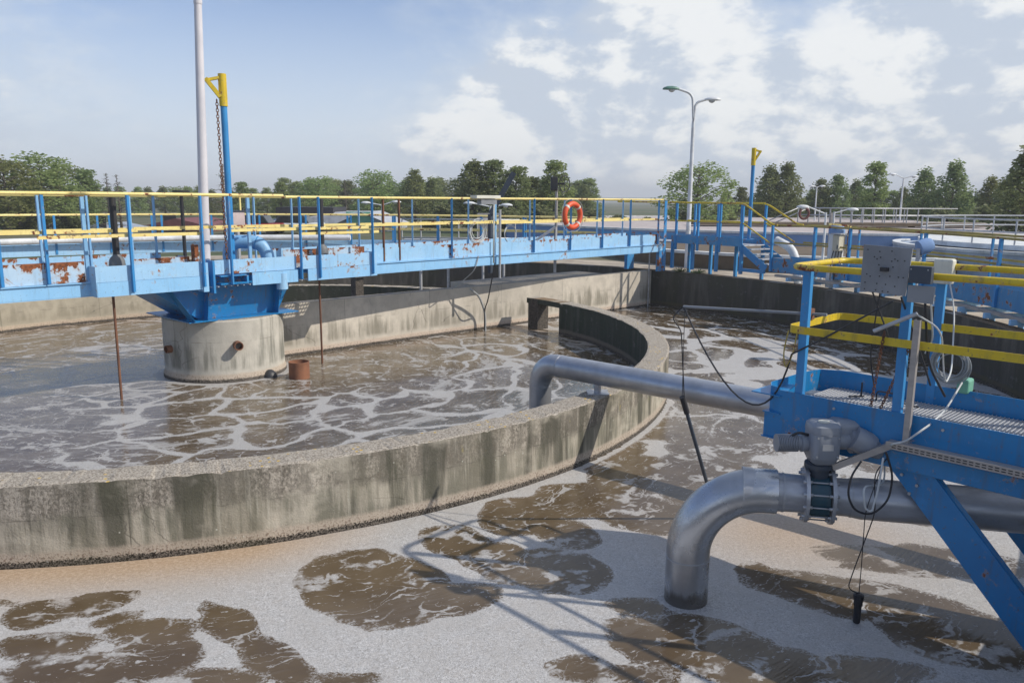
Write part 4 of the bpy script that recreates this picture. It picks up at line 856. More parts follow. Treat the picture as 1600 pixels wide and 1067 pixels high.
# ---------------------------------------------------------------- pipes
gp = thing('grey_overflow_pipe', tuple(atz(842, 640, .3)), 'long pale grey pipe from the pool over the ring wall to the platform', 'pipe')
A = atz(868, 571, 1.12); Bq = atz(1215, 634, 1.12); dr = (Bq - A).normalized(); E0 = A - dr * .28
base = Vector((E0.x, E0.y, -.3)); far = A + dr * 9.6
pts = bend([base, Vector((E0.x, E0.y, 1.12)), A + dr * .05 , far], .34, 10)
i = len(pts)
pp = arcbend(base, Vector((E0.x, E0.y, 1.12)), far, .30, 14); MB().tube(pp, .165, 32).build('pipe', M['pipe2'], gp)
b = MB()
b.tube([Vector((E0.x, E0.y, .77)), Vector((E0.x, E0.y, .785))], .169, 32); q = Vector((E0.x, E0.y, 1.12)) + dr * .37; b.tube([q, q + dr * .015], .169, 32); b.build('weld_seam', M['steel2'], gp)
q = A + dr * .66; sw = Vector((CX, CY, 0)); 
best = min([A + dr * (k * .02) for k in range(200)], key=lambda p: abs(math.hypot(p.x - CX, p.y - CY) - (RO - .2)))
b = MB(); b.tube([Vector((best.x, best.y, .83)), Vector((best.x, best.y, 1.0))], .05, 10); b.box((best.x, best.y, .846), .3, .3, .014); b.build('support', M['steel2'], gp)
# large outlet pipe with elbow and valve
op = thing('outlet_pipe', (1.6, 6.56, 0), 'thick dull steel outlet pipe bending down into the foamy near water', 'pipe')
zc = 1.07; R0 = .19

x0 = 2.18
elb = arcbend(Vector((1.57, 6.52, -.3)), Vector((1.57, 6.52, zc)), Vector((2.26, 6.368, zc)), .62, 22)
MB().tube(elb, R0, 40).build('elbow', M['pipe'], op)
x0 = 2.18; PT = Matrix.Translation(Vector((1.57, 6.52, zc))) @ Matrix.Rotation(-.2163, 4, 'Z'); PI4 = Matrix.Rotation(-.2163, 4, 'Z')
def cx(x): return PT @ Vector(((x - 1.57 - .19) / .9767 , 0, 0))
def cr(v_): return PI4 @ Vector(v_)
MB().tube([cx(x0), cx(x0 + .03), cx(2.50), cx(2.70)], [R0, R0, .162, .157], 36).build('reducer', M['steel2'], op)
for x, r in ((x0, R0 + .004), (2.50, .167)): MB().tube([cx(x - .008), cx(x + .008)], r, 36).build('weld_seam', M['galv'], op)
b = MB(); b.tube([Vector((1.57, 6.52, .40)), Vector((1.57, 6.52, .412))], R0 + .004, 40); b.build('weld_seam', M['galv'], op)
MB().tube([cx(2.88), cx(3.0), cx(3.10), cx(8.5)], [.157, .157, .172, .176], 36).build('straight_pipe', M['steel2'], op)
MB().tube([cx(3.02), cx(3.03)], .164, 36).build('weld_seam', M['galv'], op)
for x in (2.66, 2.86):
    fl = MB().tube([cx(x), cx(x + .028)], .235, 40).build('flange', M['steel2'], op); b = MB()
    for k in range(12):
        a = 2 * math.pi * k / 12 + .2; c = cr((0, math.cos(a) * .205, math.sin(a) * .205)); b.tube([cx(x - .022) + c, cx(x + .05) + c], .014, 6)
    b.build('bolts', M['galv'], fl)
b = MB()
for k in range(12): a = 2 * math.pi * k / 12 + .2; c = cr((0, math.cos(a) * .205, math.sin(a) * .205)); b.tube([cx(2.69) + c, cx(2.86) + c], .007, 6)
b.build('tie_rods', M['galv'], op)
# valve: body between the flanges, actuator above
va = thing('motor_valve', tuple(cx(2.775)), 'grey electric valve actuator with ribbed motor on top of the flanged steel pipe', 'valve')
MB().tube([cx(2.70), cx(2.85)], .19, 32).build('valve_body', M['blue_deep'] if False else paint('dark_teal_paint', (.02, .07, .10), rough=.4), va)
tz = Matrix.Translation
MB().lathe([(.09, .14), (.09, .24), (.12, .25), (.12, .285), (.095, .30)], 20, tz(cx(2.77))).build('neck', M['darkbox'], va)
ac = cx(2.77) + Vector((0, -.02, .29))
def obox(c, rx, ry, h, r, n=6):
    b = MB(); pts = []
    for (sx, sy, a0) in ((1, 1, 0), (-1, 1, 90), (-1, -1, 180), (1, -1, 270)):
        for k in range(n + 1): a = R_(a0 + 90 * k / n); pts.append((sx * (rx - r) + math.cos(a) * r, sy * (ry - r) + math.sin(a) * r))
    return pts
pr_ = obox(None, .118, .13, 0, .06); b = MB()
lay = [(.55, 0), (.80, .02), (.94, .06), (1.0, .07), (1.0, .26), (.98, .27), (1.02, .275), (1.02, .30), (.98, .335), (.80, .355), (.45, .36)]
rg = [b.add([ac + Vector((x * s, y * s, z)) for x, y in pr_]) for s, z in lay]; n = len(pr_)
for i in range(len(lay) - 1):
    for k in range(n): b.face([rg[i] + k, rg[i] + (k + 1) % n, rg[i + 1] + (k + 1) % n, rg[i + 1] + k], None, True)
b.face([rg[0] + k for k in range(n)][::-1]); b.face([rg[-1] + k for k in range(n)]); b.build('control_housing', M['actuator'], va)
for sx, sy in ((-.085, -.122), (.085, -.122)):
    for z_ in (.09, .25): MB().tube([ac + Vector((sx, sy, z_)), ac + Vector((sx, sy - .012, z_))], .009, 6, True, False).build('bolt', M['galv'], va)
MB().box(ac + Vector((0, -.1315, .17)), .09, .003, .05).build('nameplate', M['galv'], va)
MB().lathe([(.134, 0), (.134, .012)], 28, tz(ac + Vector((0, 0, .262))) @ Matrix.Diagonal((.93, 1.02, 1, 1))).build('cover_seam', M['actuator'], va)
b = MB(); b.tube(bend([ac + Vector((-.11, 0, .24)), ac + Vector((-.22, -.02, .27)), ac + Vector((-.28, .02, .2)), ac + Vector((-.27, .03, .13))], .08, 6), .011, 8); b.build('cable', M['black'], va)
MB().lathe([(.045, 0), (.045, .008), (.03, .01)], 16, tz(ac + Vector((-.01, -.03, .36)))).build('cover_cap', M['white'], va)
mx_ = tz(ac + Vector((-.10, .02, .165))) @ Matrix.Rotation(-math.pi / 2, 4, 'Y')
MB().lathe([(.065, 0), (.07, .03), (.075, .07), (.06, .08), (.062, .26), (.055, .27)], 20, mx_).build('motor', M['actuator'], va)
b = MB()
for k in range(13): b.lathe([(.074, .10 + k * .014), (.074, .107 + k * .014)], 24, mx_, False)
b.build('cooling_ribs', M['actuator'], va)
gx = tz(ac + Vector((.11, 0, .19))) @ Matrix.Rotation(math.pi / 2, 4, 'Y')
MB().lathe([(.07, 0), (.07, .10), (.10, .12), (.105, .25), (.09, .28), (.05, .29)], 24, gx).build('gearbox', M['actuator'], va)
ht = ac + Vector((.20, .08, .30)); pr2 = obox(None, .12, .11, 0, .045); b = MB()
lay = [(1, -.16), (1, 0), (.95, .03), (.65, .06), (.3, .065)]
rg = [b.add([ht + Vector((x * s, y * s, z)) for x, y in pr2]) for s, z in lay]
for i in range(len(lay) - 1):
    for k in range(n): b.face([rg[i] + k, rg[i] + (k + 1) % n, rg[i + 1] + (k + 1) % n, rg[i + 1] + k], None, True)
b.face([rg[0] + k for k in range(n)][::-1]); b.face([rg[-1] + k for k in range(n)]); b.build('terminal_box', M['actuator'], va)
hx = tz(ac + Vector((.36, -.08, .18))) @ Matrix.Rotation(R_(115), 4, 'Y') @ Matrix.Rotation(.2, 4, 'X')
MB().lathe([(.10, -.14), (.105, -.02), (.10, .02), (.085, .03), (.08, .10), (.06, .12), (.03, .125)], 24, hx).build('plug_cover', M['actuator'], va)
b = MB(); b.box(ac + Vector((.33, .07, .24)), .14, .16, .15); b.build('side_housing', M['actuator'], va, .015)
b = MB(); b.beam(cx(2.86) + Vector((0, -.05, .27)), D(-.33, -13.25, 1.60), .06, .05); b.build('perforated_arm', M['alu'], va)
# ---------------------------------------------------------------- cables, chains on the platform
def cab(name, pts, r, m, lab, cat='cable', br=.15, group=None):
    b = MB(); b.tube(bend(pts, br, 6), r, 6); return tag(b.build(name, m), lab, cat, group)
plug = ac + Vector((.46, -.13, .12))
cab('pale_cable', [atY(1503, 598, 6.45), atY(1478, 640, 6.15), atY(1452, 664, 5.85), atY(1440, 672, 5.75), atY(1415, 690, 5.78), atY(1392, 694, 5.85), plug + Vector((.06, 0, .02)), plug, plug + Vector((.02, -.02, -.25)), atY(1348, 760, 5.86), atY(1352, 795, 5.86), atY(1362, 800, 5.86), atY(1372, 765, 5.86), atY(1380, 715, 5.88)], .008, M['cablewhite'], 'pale cable running from the coil across the platform down to the valve')
cab('black_cable', [atY(x_, y_ + 8, 5.88) for x_, y_ in ((1384, 698), (1396, 735), (1388, 775), (1362, 797), (1335, 790), (1324, 765), (1330, 735), (1346, 712))], .009, M['black'], 'black cable looped in front of the steel pipe below the valve plug')
pq = atz(1338, 972, 0); pq.z = -.02
ps = thing('hanging_probe', tuple(pq + Vector((0, 0, .0))), 'black cylindrical probe hanging from a thin wire into the near water', 'probe')
MB().lathe([(.024, -.1), (.024, .02), (.030, .03), (.030, .17), (.036, .18), (.036, .22), (.042, .24), (.042, .275), (.025, .285)], 16, tz(pq)).build('body', M['black'], ps)
b = MB(); b.tube(bend([pq + Vector((0, 0, .28)), pq + Vector((.0, .0, .5)), atY(1352, 800, 5.9), plug + Vector((.02, .02, -.02))], .1, 5), .004, 5)
b.tube(bend([pq + Vector((0, 0, .28)), pq + Vector((-.10, 0, .33)), pq + Vector((-.06, 0, .5)), atY(1368, 800, 5.9), atY(1366, 740, 5.9), plug + Vector((.05, 0, 0))], .1, 6), .005, 5); b.build('wire', M['black'], ps)
tag(chain(D(-.30, -13.12, 2.5), D(-.1, -12.98, 1.73), .008, .035), 'thin rusty chain hanging from the short grey pipe to the grating', 'chain')
tag(chain(D(-.24, -13.3, 2.4), D(-.05, -13.02, 1.73), .008, .035), 'thin rusty chain running down beside the near blue post', 'chain')
cc = atY(1484, 568, 6.62)
axd = (D(0, -1, 0) - D(0, 0, 0)); o = coil(cc, axd, Vector((0, 0, 1)), .155, 13, .0055, .28, M['cablegrey'], 'cable_coil'); tag(o, 'grey coil of cable hanging from the platform mid rail', 'cable')
b = MB(); b.box(atY(1508, 602, 6.75), .15, .10, .13, R_(43)); tag(b.build('green_box', M['green'], None, .02), 'small pale green plastic box behind the platform under the cable coil', 'box')
for k, (p0, p1, rr) in enumerate((((D(-.3, -13.0, 2.80)), D(-.2, -13.15, 2.35), .007), (D(-.28, -13.05, 2.8), D(-.1, -13.0, 2.0), .006), (D(-.3, -13.22, 2.78), D(.3, -13.3, 2.0), .008), (D(-.31, -13.40, 2.76), D(.2, -13.45, 1.95), .010), (D(-.31, -13.44, 2.76), D(.1, -13.3, 2.3), .007))):
    m_ = (p0 + p1) / 2 + Vector((.05 * (-1) ** k, 0, -.1))
    cab('panel_cable', [p0, m_, p1], rr, M['black'] if k < 4 else M['cablewhite'], 'thin cable dangling from the underside of the grey panel and switch box', group='cables under the grey panel')
cab('pale_loop_cable', [D(-.33, -13.36, 2.66), D(-.2, -13.50, 2.55), D(-.1, -13.53, 2.1), D(.3, -13.45, 2.15), D(.7, -13.3, 2.6), D(.8, -13.2, 2.85)], .007, M['cablewhite'], 'pale wire looping from the channel strut top to the white hood')
b = MB()
bar = bend([D(.62, -12.75, 1.70), D(.62, -12.75, 1.80), D(.62, -12.95, 1.80), D(.62, -13.0, 1.72), D(.62, -13.12, 1.72)], .03, 3); b.tube(bar, .007, 6); b.tube([D(.5, -12.55, 1.73), D(.66, -12.62, 1.72)], .008, 6); b.tube([D(.60, -12.62, 1.72), D(.60, -12.62, 1.86)], .009, 6)
tag(b.build('bent_black_bar', M['black']), 'bent black bar lying on the platform grating', 'bar')
# leaning rod by the pipe with its wires
q0 = atY(1066, 619, 8.0); q1 = atY(1106, 760, 6.95)
q0 = atY(1066, 620, 7.9); q1 = atz(1122, 815, -.05)
dd = (q1 - q0); lr = thing('leaning_probe', tuple(q1), 'dark slanting probe tube hung by thin wires over the water left of the big elbow', 'probe')
b = MB(); b.tube([q0 + dd * .0, q0 + dd * .12], .030, 12); b.build('head', M['black'], lr)
b = MB(); b.tube([q0 + dd * .1, q0 + dd * 1.0], .020, 12); b.build('tube', M['darkbox'], lr)
b = MB(); b.tube([q0, pa.lerp(pb, .01)], .004, 5); b.tube(bend([q0 + Vector((.02, 0, 0)), q0.lerp(pa, .75) + Vector((-.02, 0, 0)), pa.lerp(pb, .0) + Vector((-.12, 0, -.12)), pa], .15, 5), .006, 6); b.build('wire', M['black'], lr)
b = MB(); s0 = pa; s1 = D(un - .02, -12.35, 2.2)
mid = atY(1165, 628, (s0.y + s1.y) / 2 - .2)
N_ = 16; ptsx = [s0 * (1 - t) ** 2 + (mid * 2 - (s0 + s1) / 2) * 2 * t * (1 - t) + s1 * t * t for t in [k / N_ for k in range(N_ + 1)]]
b.tube(ptsx, .009, 6); b.tube([s1, D(un - .02, -12.6, 2.36), D(un - .02, -13.15, 2.74)], .008, 6); tag(b.build('sagging_black_cable', M['black']), 'black cable sagging from the boom tip back to the platform rail', 'cable')
cab('yellow_green_wire', [D(un - .01, -12.30, 2.40), D(un - .02, -12.27, 2.2), D(un - .02, -12.30, 2.05), D(un - .02, -12.36, 2.2), D(un - .01, -12.38, 2.39)], .006, M['yellow_dirty'], 'thin yellow green wire tied round the corner of the mid rail')
# ---------------------------------------------------------------- background basins and buildings
def ringtank(name, c, r, z0, z1, mw, lab, lip=.25, inner=None, seg=72):
    t = thing(name, (c[0], c[1], z0), lab, 'tank'); T0 = tz(Vector((c[0], c[1], 0)))
    MB().lathe([(r, z0), (r, z1 - .08)], seg, T0).build('wall', mw, t)
    b = MB(); n = seg; rg = [b.add([Vector((c[0] + rr * math.cos(2 * math.pi * k / n), c[1] + rr * math.sin(2 * math.pi * k / n), z)) for k in range(n)]) for rr, z in ((r + .03, z1 - .1), (r + .03, z1), (r - lip, z1), (r - lip, z1 - .5))]
    for i in range(3):
        for k in range(n): b.face([rg[i] + k, rg[i] + (k + 1) % n, rg[i + 1] + (k + 1) % n, rg[i + 1] + k], None, True)
    b.build('rim', M['tanktop'], t)
    if inner: MB().lathe([(r - lip - .01, z1 - .30), (r - lip - .01, z1 - .06)], seg, T0).build('cover', inner, t)
    return t
bt = ringtank('blue_tank', (19., 54.), 19.5, 1.0, 2.15, M['tankblue'], 'wide low blue rendered tank with a white rim behind the walkway', inner=paint('pinkish_concrete_cover', (.50, .44, .42), rough=.85))
wt = ringtank('white_tank', (22.6, 29.5), 7.6, 1.0, 1.95, M['tankwhite'], 'pale round tank with a railed inner basin at the right edge', .3)
def railing(par, c, r, a0, a1, z0, z1, m, n):
    b = MB()
    for z in (z1, (z0 + z1) / 2): b.tube([Vector((c[0] + r * math.cos(R_(a0 + (a1 - a0) * k / 40)), c[1] + r * math.sin(R_(a0 + (a1 - a0) * k / 40)), z)) for k in range(41)], .028, 6)
    for k in range(n + 1):
        a = R_(a0 + (a1 - a0) * k / n); p = Vector((c[0] + r * math.cos(a), c[1] + r * math.sin(a), 0)); b.beam(p + Vector((0, 0, z0)), p + Vector((0, 0, z1)), .05, .05)
    return b.build('railing', m, par)
MB().lathe([(6.7, 1.95), (6.7, 2.12), (6.5, 2.12)], 60, tz(Vector((22.6, 29.5, 0)))).build('inner_basin', M['tanktop'], wt); railing(wt, (22.6, 29.5), 6.6, 0, 360, 2.12, 2.95, M['galv'], 26)
b = MB()
# pale rimmed basin just beyond our walkway
nb = ringtank('brown_basin', (13.6, 36.), 9.0, 1.0, 1.62, M['tankinside'], 'low brown walled basin with a bright white rim beyond the stairs', .35)
# foot bridge over the blue tank
fb = thing('grey_footbridge', (15, 44, 1.0), 'grey railed footbridge crossing over the blue tank in the distance', 'footbridge')
y0 = 45.; x0_, x1_ = (1190 - 800) / F * y0 * 1.0, (1415 - 800) / F * y0 * 1.02
b = MB(); b.box(((x0_ + x1_) / 2, y0 + .8, 2.25), x1_ - x0_ + 8, 2.2, .16); b.build('deck', M['tankinside'], fb)
for yy in (y0, y0 + 1.6):
    b = MB(); xa = x0_ + 1.4; 
    for z in (3.15, 2.75): b.tube([(xa + 1, yy, z), (x1_ + (3 if yy > y0 else 0), yy, z)], .03, 6)
    b.tube([(xa - .8, yy, 2.35), (xa + 1, yy, 3.15)], .03, 6)
    x = xa + 1
    while x < x1_: b.beam((x, yy, 2.3), (x, yy, 3.15), .05, .05); x += .62
    b.build('railing', M['galv'], fb)
b = MB(); 
for x in (x0_ + 2, x1_): b.beam((x, y0 + .8, 1.0), (x, y0 + .8, 2.2), .3, .3)
b.build('support', M['c_div'], fb)
b = MB(); b.tube([Vector((16.4 + .26 * math.cos(k * math.pi / 10), 44.85, 2.85 + .3 * math.sin(k * math.pi / 10))) for k in range(21)], .07, 8, False); tag(b.build('life_ring', M['redwall']), 'small red life ring hanging on the distant grey railing', 'life ring')
# vent pipe and control box beyond the walkway
p = atY(1304, 410, 21.5); p.z = 1.2; t = thing('vent_pipe', tuple(p), 'pale round headed vent pipe standing behind the walkway rail', 'pipe')
MB().tube([p, p + Vector((0, 0, 1.45))], .20, 18).build('tube', M['whitep'], t)
MB().lathe([(.21, 0), (.21, .1), (.17, .2), (.08, .26), (.01, .27)], 18, tz(p + Vector((0, 0, 1.45)))).build('cap', M['tankblue'], t)
p = atY(1410, 372, 20); b = MB(); 
p = atY(1436, 388, 16.8); t = thing('round_hatch', tuple(p), 'small pale blue domed drum behind the far post of the platform', 'drum')
MB().lathe([(.16, 0), (.16, .2), (.12, .28), (.02, .3)], 18, tz(p) @ Matrix.Rotation(R_(70), 4, 'Y')).build('dome', M['tankblue'], t)
MB().beam(p - Vector((0, 0, 1.1)), p, .08, .08).build('stand', M['galv'], t)
p = PO(15.6, 20.3, 2.42); t = thing('cream_control_box', tuple(p), 'cream control box on a yellow stand clipped to the walkway rail', 'box')
MB().box(p, .34, .18, .42, R_(40)).build('case', paint('cream_plastic', (.60, .56, .44), rough=.5), t, .015)
MB().box(p + Vector((0, 0, .24)), .42, .28, .03, R_(40)).build('hood', M['galv'], t)
MB().box(p + Vector((-.02, -.10, -.1)), .24, .02, .10, R_(40)).build('lower_panel', M['darkbox'], t)
b = MB(); e = Vector((.26, .0, 0)); b.beam(p + e + Vector((0, 0, -.45)), p + e + Vector((0, 0, .45)), .06, .06); b.beam(p + e + Vector((0, 0, .45)), p + Vector((-.3, 0, .5)), .05, .05); b.beam(p + e + Vector((0, 0, -.4)), p + Vector((-.3, 0, -.45)), .05, .05); b.build('bracket', M['yellow_old'], t)
b = MB(); 
for k in range(4): b.tube(bend([p + Vector((-.12 + k * .07, 0, -.2)), p + Vector((-.18 + k * .09, 0, -.5)), p + Vector((-.16 + k * .1, 0, -1.0))], .1, 3), .014, 6)
b.build('cable', M['black'], t)
# lamps
def lamp(name, base, h, heads, lab, r=.07, m='whitep', curved=True, group=None, hs=1.):
    base = Vector(base); t = thing(name, tuple(base), lab, 'street lamp', group)
    MB().tube([base, base + Vector((0, 0, h * .55)), base + Vector((0, 0, h))], [r * 1.3, r * 1.05, r * .8], 14).build('pole', M[m], t)
    top = base + Vector((0, 0, h))
    for (dx, dy, dz) in heads:
        e = top + Vector((dx, dy, dz)); hd = Vector((dx, dy, 0)).normalized()
        if curved: pts = bend([top, top + Vector((dx * .12, dy * .12, dz * .85)), e], abs(dx) * 1.2, 10)
        else: pts = [top - Vector((0, 0, .05)), e]
        MB().tube(pts, r * .6, 10).build('arm', M[m], t)
        c = e + hd * .28 * hs; sd = hd.cross(Vector((0, 0, 1)))
        b = MB(); L = [(l_ * hs, w_ * hs) for l_, w_ in ((-.34, .05), (-.2, .14), (0, .18), (.2, .17), (.36, .09), (.42, .02))]; rg = []
        for l, w_ in L: rg.append(b.add([c + hd * l + sd * (math.cos(a) * w_) + Vector((0, 0, max(0, math.sin(a)) * w_ * .7 - .03 * (math.sin(a) < -.01))) for a in [2 * math.pi * k / 12 for k in range(12)]]))
        for i in range(len(L) - 1):
            for k in range(12): b.face([rg[i] + k, rg[i] + (k + 1) % 12, rg[i + 1] + (k + 1) % 12, rg[i + 1] + k], None, True)
        b.face([rg[0] + k for k in range(12)]); b.face([rg[-1] + k for k in range(12)]); hdn = b.build('lamp_head', M['lampgreen'] if dx < 0 and curved else M['whitep'], t)
        b = MB(); b.lathe([(.15 * hs, 0), (.14 * hs, -.05 * hs), (.08 * hs, -.10 * hs), (.01, -.12 * hs)], 12, tz(c + Vector((0, 0, -.03)))); b.build('glass', M['lampglass'], hdn)
    return t
lp = atY(1075, 372, 30.); top = atY(1077, 190, 30.)
lamp('street_lamp', (lp.x, lp.y, 1.0), top.z - 1.0, ((-.62, 0, 1.15), (.42, 0, .78)), 'tall twin headed street lamp with two curved arms behind the landing', .075, hs=.8)
lp = atY(1405, 352, 62.); top = atY(1408, 278, 62.); lamp('street_lamp', (lp.x, lp.y, 1.0), top.z - 1.0, ((-.62, 0, .25), (.55, 0, .1)), 'twin headed white lamp among the right trees, beyond the footbridge', .065, curved=False, hs=.8)
lp = atY(1286, 395, 24.); top = atY(1283, 332, 24.); lamp('street_lamp', (lp.x, lp.y, 1.0), top.z - 1.0, ((-.55, 0, .16),), 'low lamp with one arm pointing left in front of the grey footbridge', .035, curved=False, hs=.5)
lp = atY(1294, 395, 26.5); top = atY(1295, 331, 26.5); lamp('street_lamp', (lp.x + .1, lp.y, 1.0), top.z - 1.0, ((.45, 0, .08),), 'low lamp with one arm pointing right beside the left pointing one', .035, curved=False, hs=.5)
lp = atY(1272, 352, 60.); top = atY(1273, 292, 60.); lamp('street_lamp', (lp.x, lp.y, 1.0), top.z - 1.0, ((-.22, 0, .05), (.22, 0, .05)), 'slim white pole lamp left of the footbridge life ring', .05, curved=False, hs=.6)
lp = atY(598, 372, 60.); top = atY(598, 320, 60.); lamp('street_lamp', (lp.x, lp.y, 1.0), top.z - 1.0, ((-.9, 0, .12), (.75, 0, .2)), 'low twin headed lamp beside the corrugated warehouse', .07, curved=False)
lp = atY(766, 380, 50.); top = atY(766, 322, 50.); lamp('street_lamp', (lp.x, lp.y, 1.0), top.z - 1.0, ((-1.0, 0, .15), (.7, 0, .05)), 'low twin headed lamp behind the sensor post on the bridge', .07, curved=False)
lp = atY(1587, 380, 60.); top = atY(1588, 338, 60.); lamp('street_lamp', (lp.x, lp.y, 1.0), top.z - 1.0, ((-.5, 0, .35),), 'low grey lamp arm over the white tank railing at the right edge', .06, curved=False)
for k, (px, yy, zt_) in enumerate(((1231, 395, 352), (1300, 395, 300))): pass
# antenna-like grey pole behind walkway
b = MB(); p = atY(1300, 335, 30); b.box((p.x, p.y, 2.0), .12, .12, 2.2); tag(b.build('wooden_post', M['alu']), 'thick pale post standing between the low lamps and the vent pipe', 'post')
# warehouse
def building(name, x0, x1, y, dp, z1, ridge, mw, mr, lab, doors=(), corr=True):
    t = thing(name, ((x0 + x1) / 2, y, 1.0), lab, 'building'); 
    MB().box(((x0 + x1) / 2, y + dp / 2, (1 + z1) / 2), x1 - x0, dp, z1 - 1).build('wall', mw, t)
    if corr:
        b = MB(); x = x0 + .15
        while x < x1: b.box((x, y - .02, (1 + z1) / 2), .12, .035, z1 - 1.02); x += .3
        b.build('corrugation', mw, t)
    b = MB(); e = .3
    n0 = b.add([(x0 - e, y - e, z1 - .05), (x1 + e, y - e, z1 - .05), (x1 + e, y + dp + e, z1 - .05), (x0 - e, y + dp + e, z1 - .05), ((x0 * .5 + x1 * .5), y - e, ridge), ((x0 * .5 + x1 * .5), y + dp + e, ridge)])
    for f in ((0, 1, 4), (1, 2, 5, 4), (2, 3, 5), (3, 0, 4, 5), (0, 3, 2, 1)): b.face([n0 + i for i in f])
    b.build('roof', mr, t)
    for (a, c, zz) in doors: MB().box(((a + c) / 2, y - .06, (1 + zz) / 2), c - a, .05, zz - 1).build('door', M['darkdoor'], t)
    return t
Yw = 62.; X = lambda px, Y=Yw: atY(px, 330, Y).x
wh = thing('white_warehouse', (X(500), Yw, 1.0), 'low warehouse with a pale pitched roof and corrugated walls behind the bridge', 'warehouse')
za = atY(500, 333, Yw).z; zl = atY(500, 352, Yw).z; zr_ = atY(604, 352, Yw).z
b = MB(); n0 = b.add([(X(518), Yw, 1), (X(612), Yw, 1), (X(612), Yw, zr_), (X(565), Yw, za), (X(518), Yw, zl), (X(518), Yw + 9, 1), (X(612) , Yw + 9, 1), (X(612), Yw + 9, zr_), (X(565), Yw + 9, za), (X(518), Yw + 9, zl)])
for f in ((0, 1, 2, 3, 4), (1, 6, 7, 2), (6, 5, 9, 8, 7), (5, 0, 4, 9)): b.face([n0 + i for i in f])
b.build('wall', M['corr'], wh)
b = MB(); x = X(519)
while x < X(611): b.box((x, Yw - .03, (1 + zl) / 2 + .1), .12, .06, zl - 1 + .2); x += .36
b.build('corrugation', M['corr'], wh)
b = MB(); xl, xr_ = X(428), X(520)
n0 = b.add([(xl - 2, Yw + .5, atY(440, 350, Yw).z), (X(518), Yw - .4, zl - .05), (X(565), Yw - .4, za + .08), (X(470), Yw + 3, za + .05), (X(565), Yw + 9, za + .05), (X(470), Yw + 9, za + .05)])
b.face([n0, n0 + 1, n0 + 2, n0 + 3]); b.face([n0 + 3, n0 + 2, n0 + 4, n0 + 5]); n1 = b.add([(X(565), Yw - .4, za + .1), (X(614), Yw - .4, zr_ + .0), (X(614), Yw + 9.4, zr_), (X(565), Yw + 9.4, za + .1)]); b.face([n1 + i for i in range(4)]); b.build('roof', M['roof'], wh)
MB().box(((xl + X(518)) / 2, Yw + 3, 1.9), X(518) - xl, 5, 1.8).build('dark_bay', M['darkdoor'], wh)
MB().box((X(560), Yw - .08, 1.75), 1.9, .05, 1.5).build('green_door', M['green'], wh)
building('red_shed', X(232, 58), X(320, 58), 58, 6, atY(280, 352, 58).z, atY(280, 341, 58).z, M['redwall'], paint('dark_red_roof', (.20, .07, .07), rough=.7), 'long dark red shed behind the bridge left of the mast', ((X(255, 58), X(275, 58), 2.2),), False)
building('grey_shed', X(60, 60), X(205, 60), 60, 6, atY(120, 366, 60).z, atY(120, 350, 60).z, M['whitep'], M['corr'], 'low pale shed with a grey roof at the far left behind the bridge', ((X(80, 60), X(110, 60), 2.0), (X(150, 60), X(165, 60), 2.1)), False)
building('brick_shed', X(385, 60), X(432, 60), 60, 4, atY(400, 366, 60).z, atY(400, 361, 60).z, paint('brown_red_boards', (.26, .08, .05), rough=.8), M['redwall'], 'small brown red shed just right of the white control box', (), False)
def car(px, Y, lab, m):
    c = atY(px, 370, Y); c.z = 1.0; t = thing('parked_car', tuple(c), lab, 'car')
    b = MB(); b.box(c + Vector((0, 0, .52)), 4.0, 1.7, .5); b.build('body', m, t, .12)
    b = MB(); P = [c + Vector((x, y, z)) for z, s in ((.75, 1), (1.3, .68)) for x, y in ((-1.3 * s, -.78), (1.2 * s, -.78), (1.2 * s, .78), (-1.3 * s, .78))]; b.hexa(P); b.build('cabin', M['glass'], t, .05)
    for dx in (-1.25, 1.25):
        for dy in (-.8, .8): MB().lathe([(.3, -.1), (.3, .1)], 16, tz(c + Vector((dx, dy, .3))) @ Matrix.Rotation(math.pi / 2, 4, 'X')).build('wheel', M['black'], t)
car(400, 56, 'small red car parked by the brown red shed', M['redcar']); car(462, 57, 'white car parked in the dark bay of the warehouse', M['whitep'])
c = atY(20, 362, 95.); t = thing('orange_digger', (c.x, c.y, 1.0), 'orange digger cab half hidden behind the far left handrail', 'digger')
MB().box((c.x, c.y, 2.0), 2.2, 1.5, .7).build('body', M['orangemachine'], t, .05); MB().box((c.x + .3, c.y, 2.7), 1.0, 1.3, .8).build('cab', M['glass'], t, .05)
MB().box((c.x, c.y, 1.3), 2.6, 2.0, .55).build('tracks', M['black'], t, .1); b = MB(); b.beam((c.x + .8, c.y, 2.3), (c.x + 2.2, c.y, 3.2), .2, .3); b.beam((c.x + 2.2, c.y, 3.2), (c.x + 2.8, c.y, 2.0), .16, .24); b.build('arm', M['orangemachine'], t)
# grey railing platform between posts (660..790 px)
ff = thing('steel_platform', tuple(atY(700, 370, 40)), 'low galvanised steel platform with railing beyond the bridge', 'platform'); y_ = 40.
xa, xb = atY(628, 345, y_).x, atY(812, 345, y_).x; zt_ = atY(700, 343, y_).z; zb_ = atY(700, 375, y_).z; b = MB()
for z in (zt_, (zt_ + zb_) / 2, zb_ + .1): b.tube([(xa, y_, z), (xb, y_, z)], .035, 6)
x = xa
while x < xb: b.beam((x, y_, 1.0), (x, y_, zt_), .05, .05); x += .95
b.build('railing', M['galv'], ff); MB().box(((xa + xb) / 2, y_ + .6, zb_ - .05), xb - xa, 1.2, .1).build('deck', M['galv'], ff)
MB().box((xb - 1.6, y_ + .8, 1.9), 1.1, 1.0, 1.8).build('tank_box', M['alu'], ff)

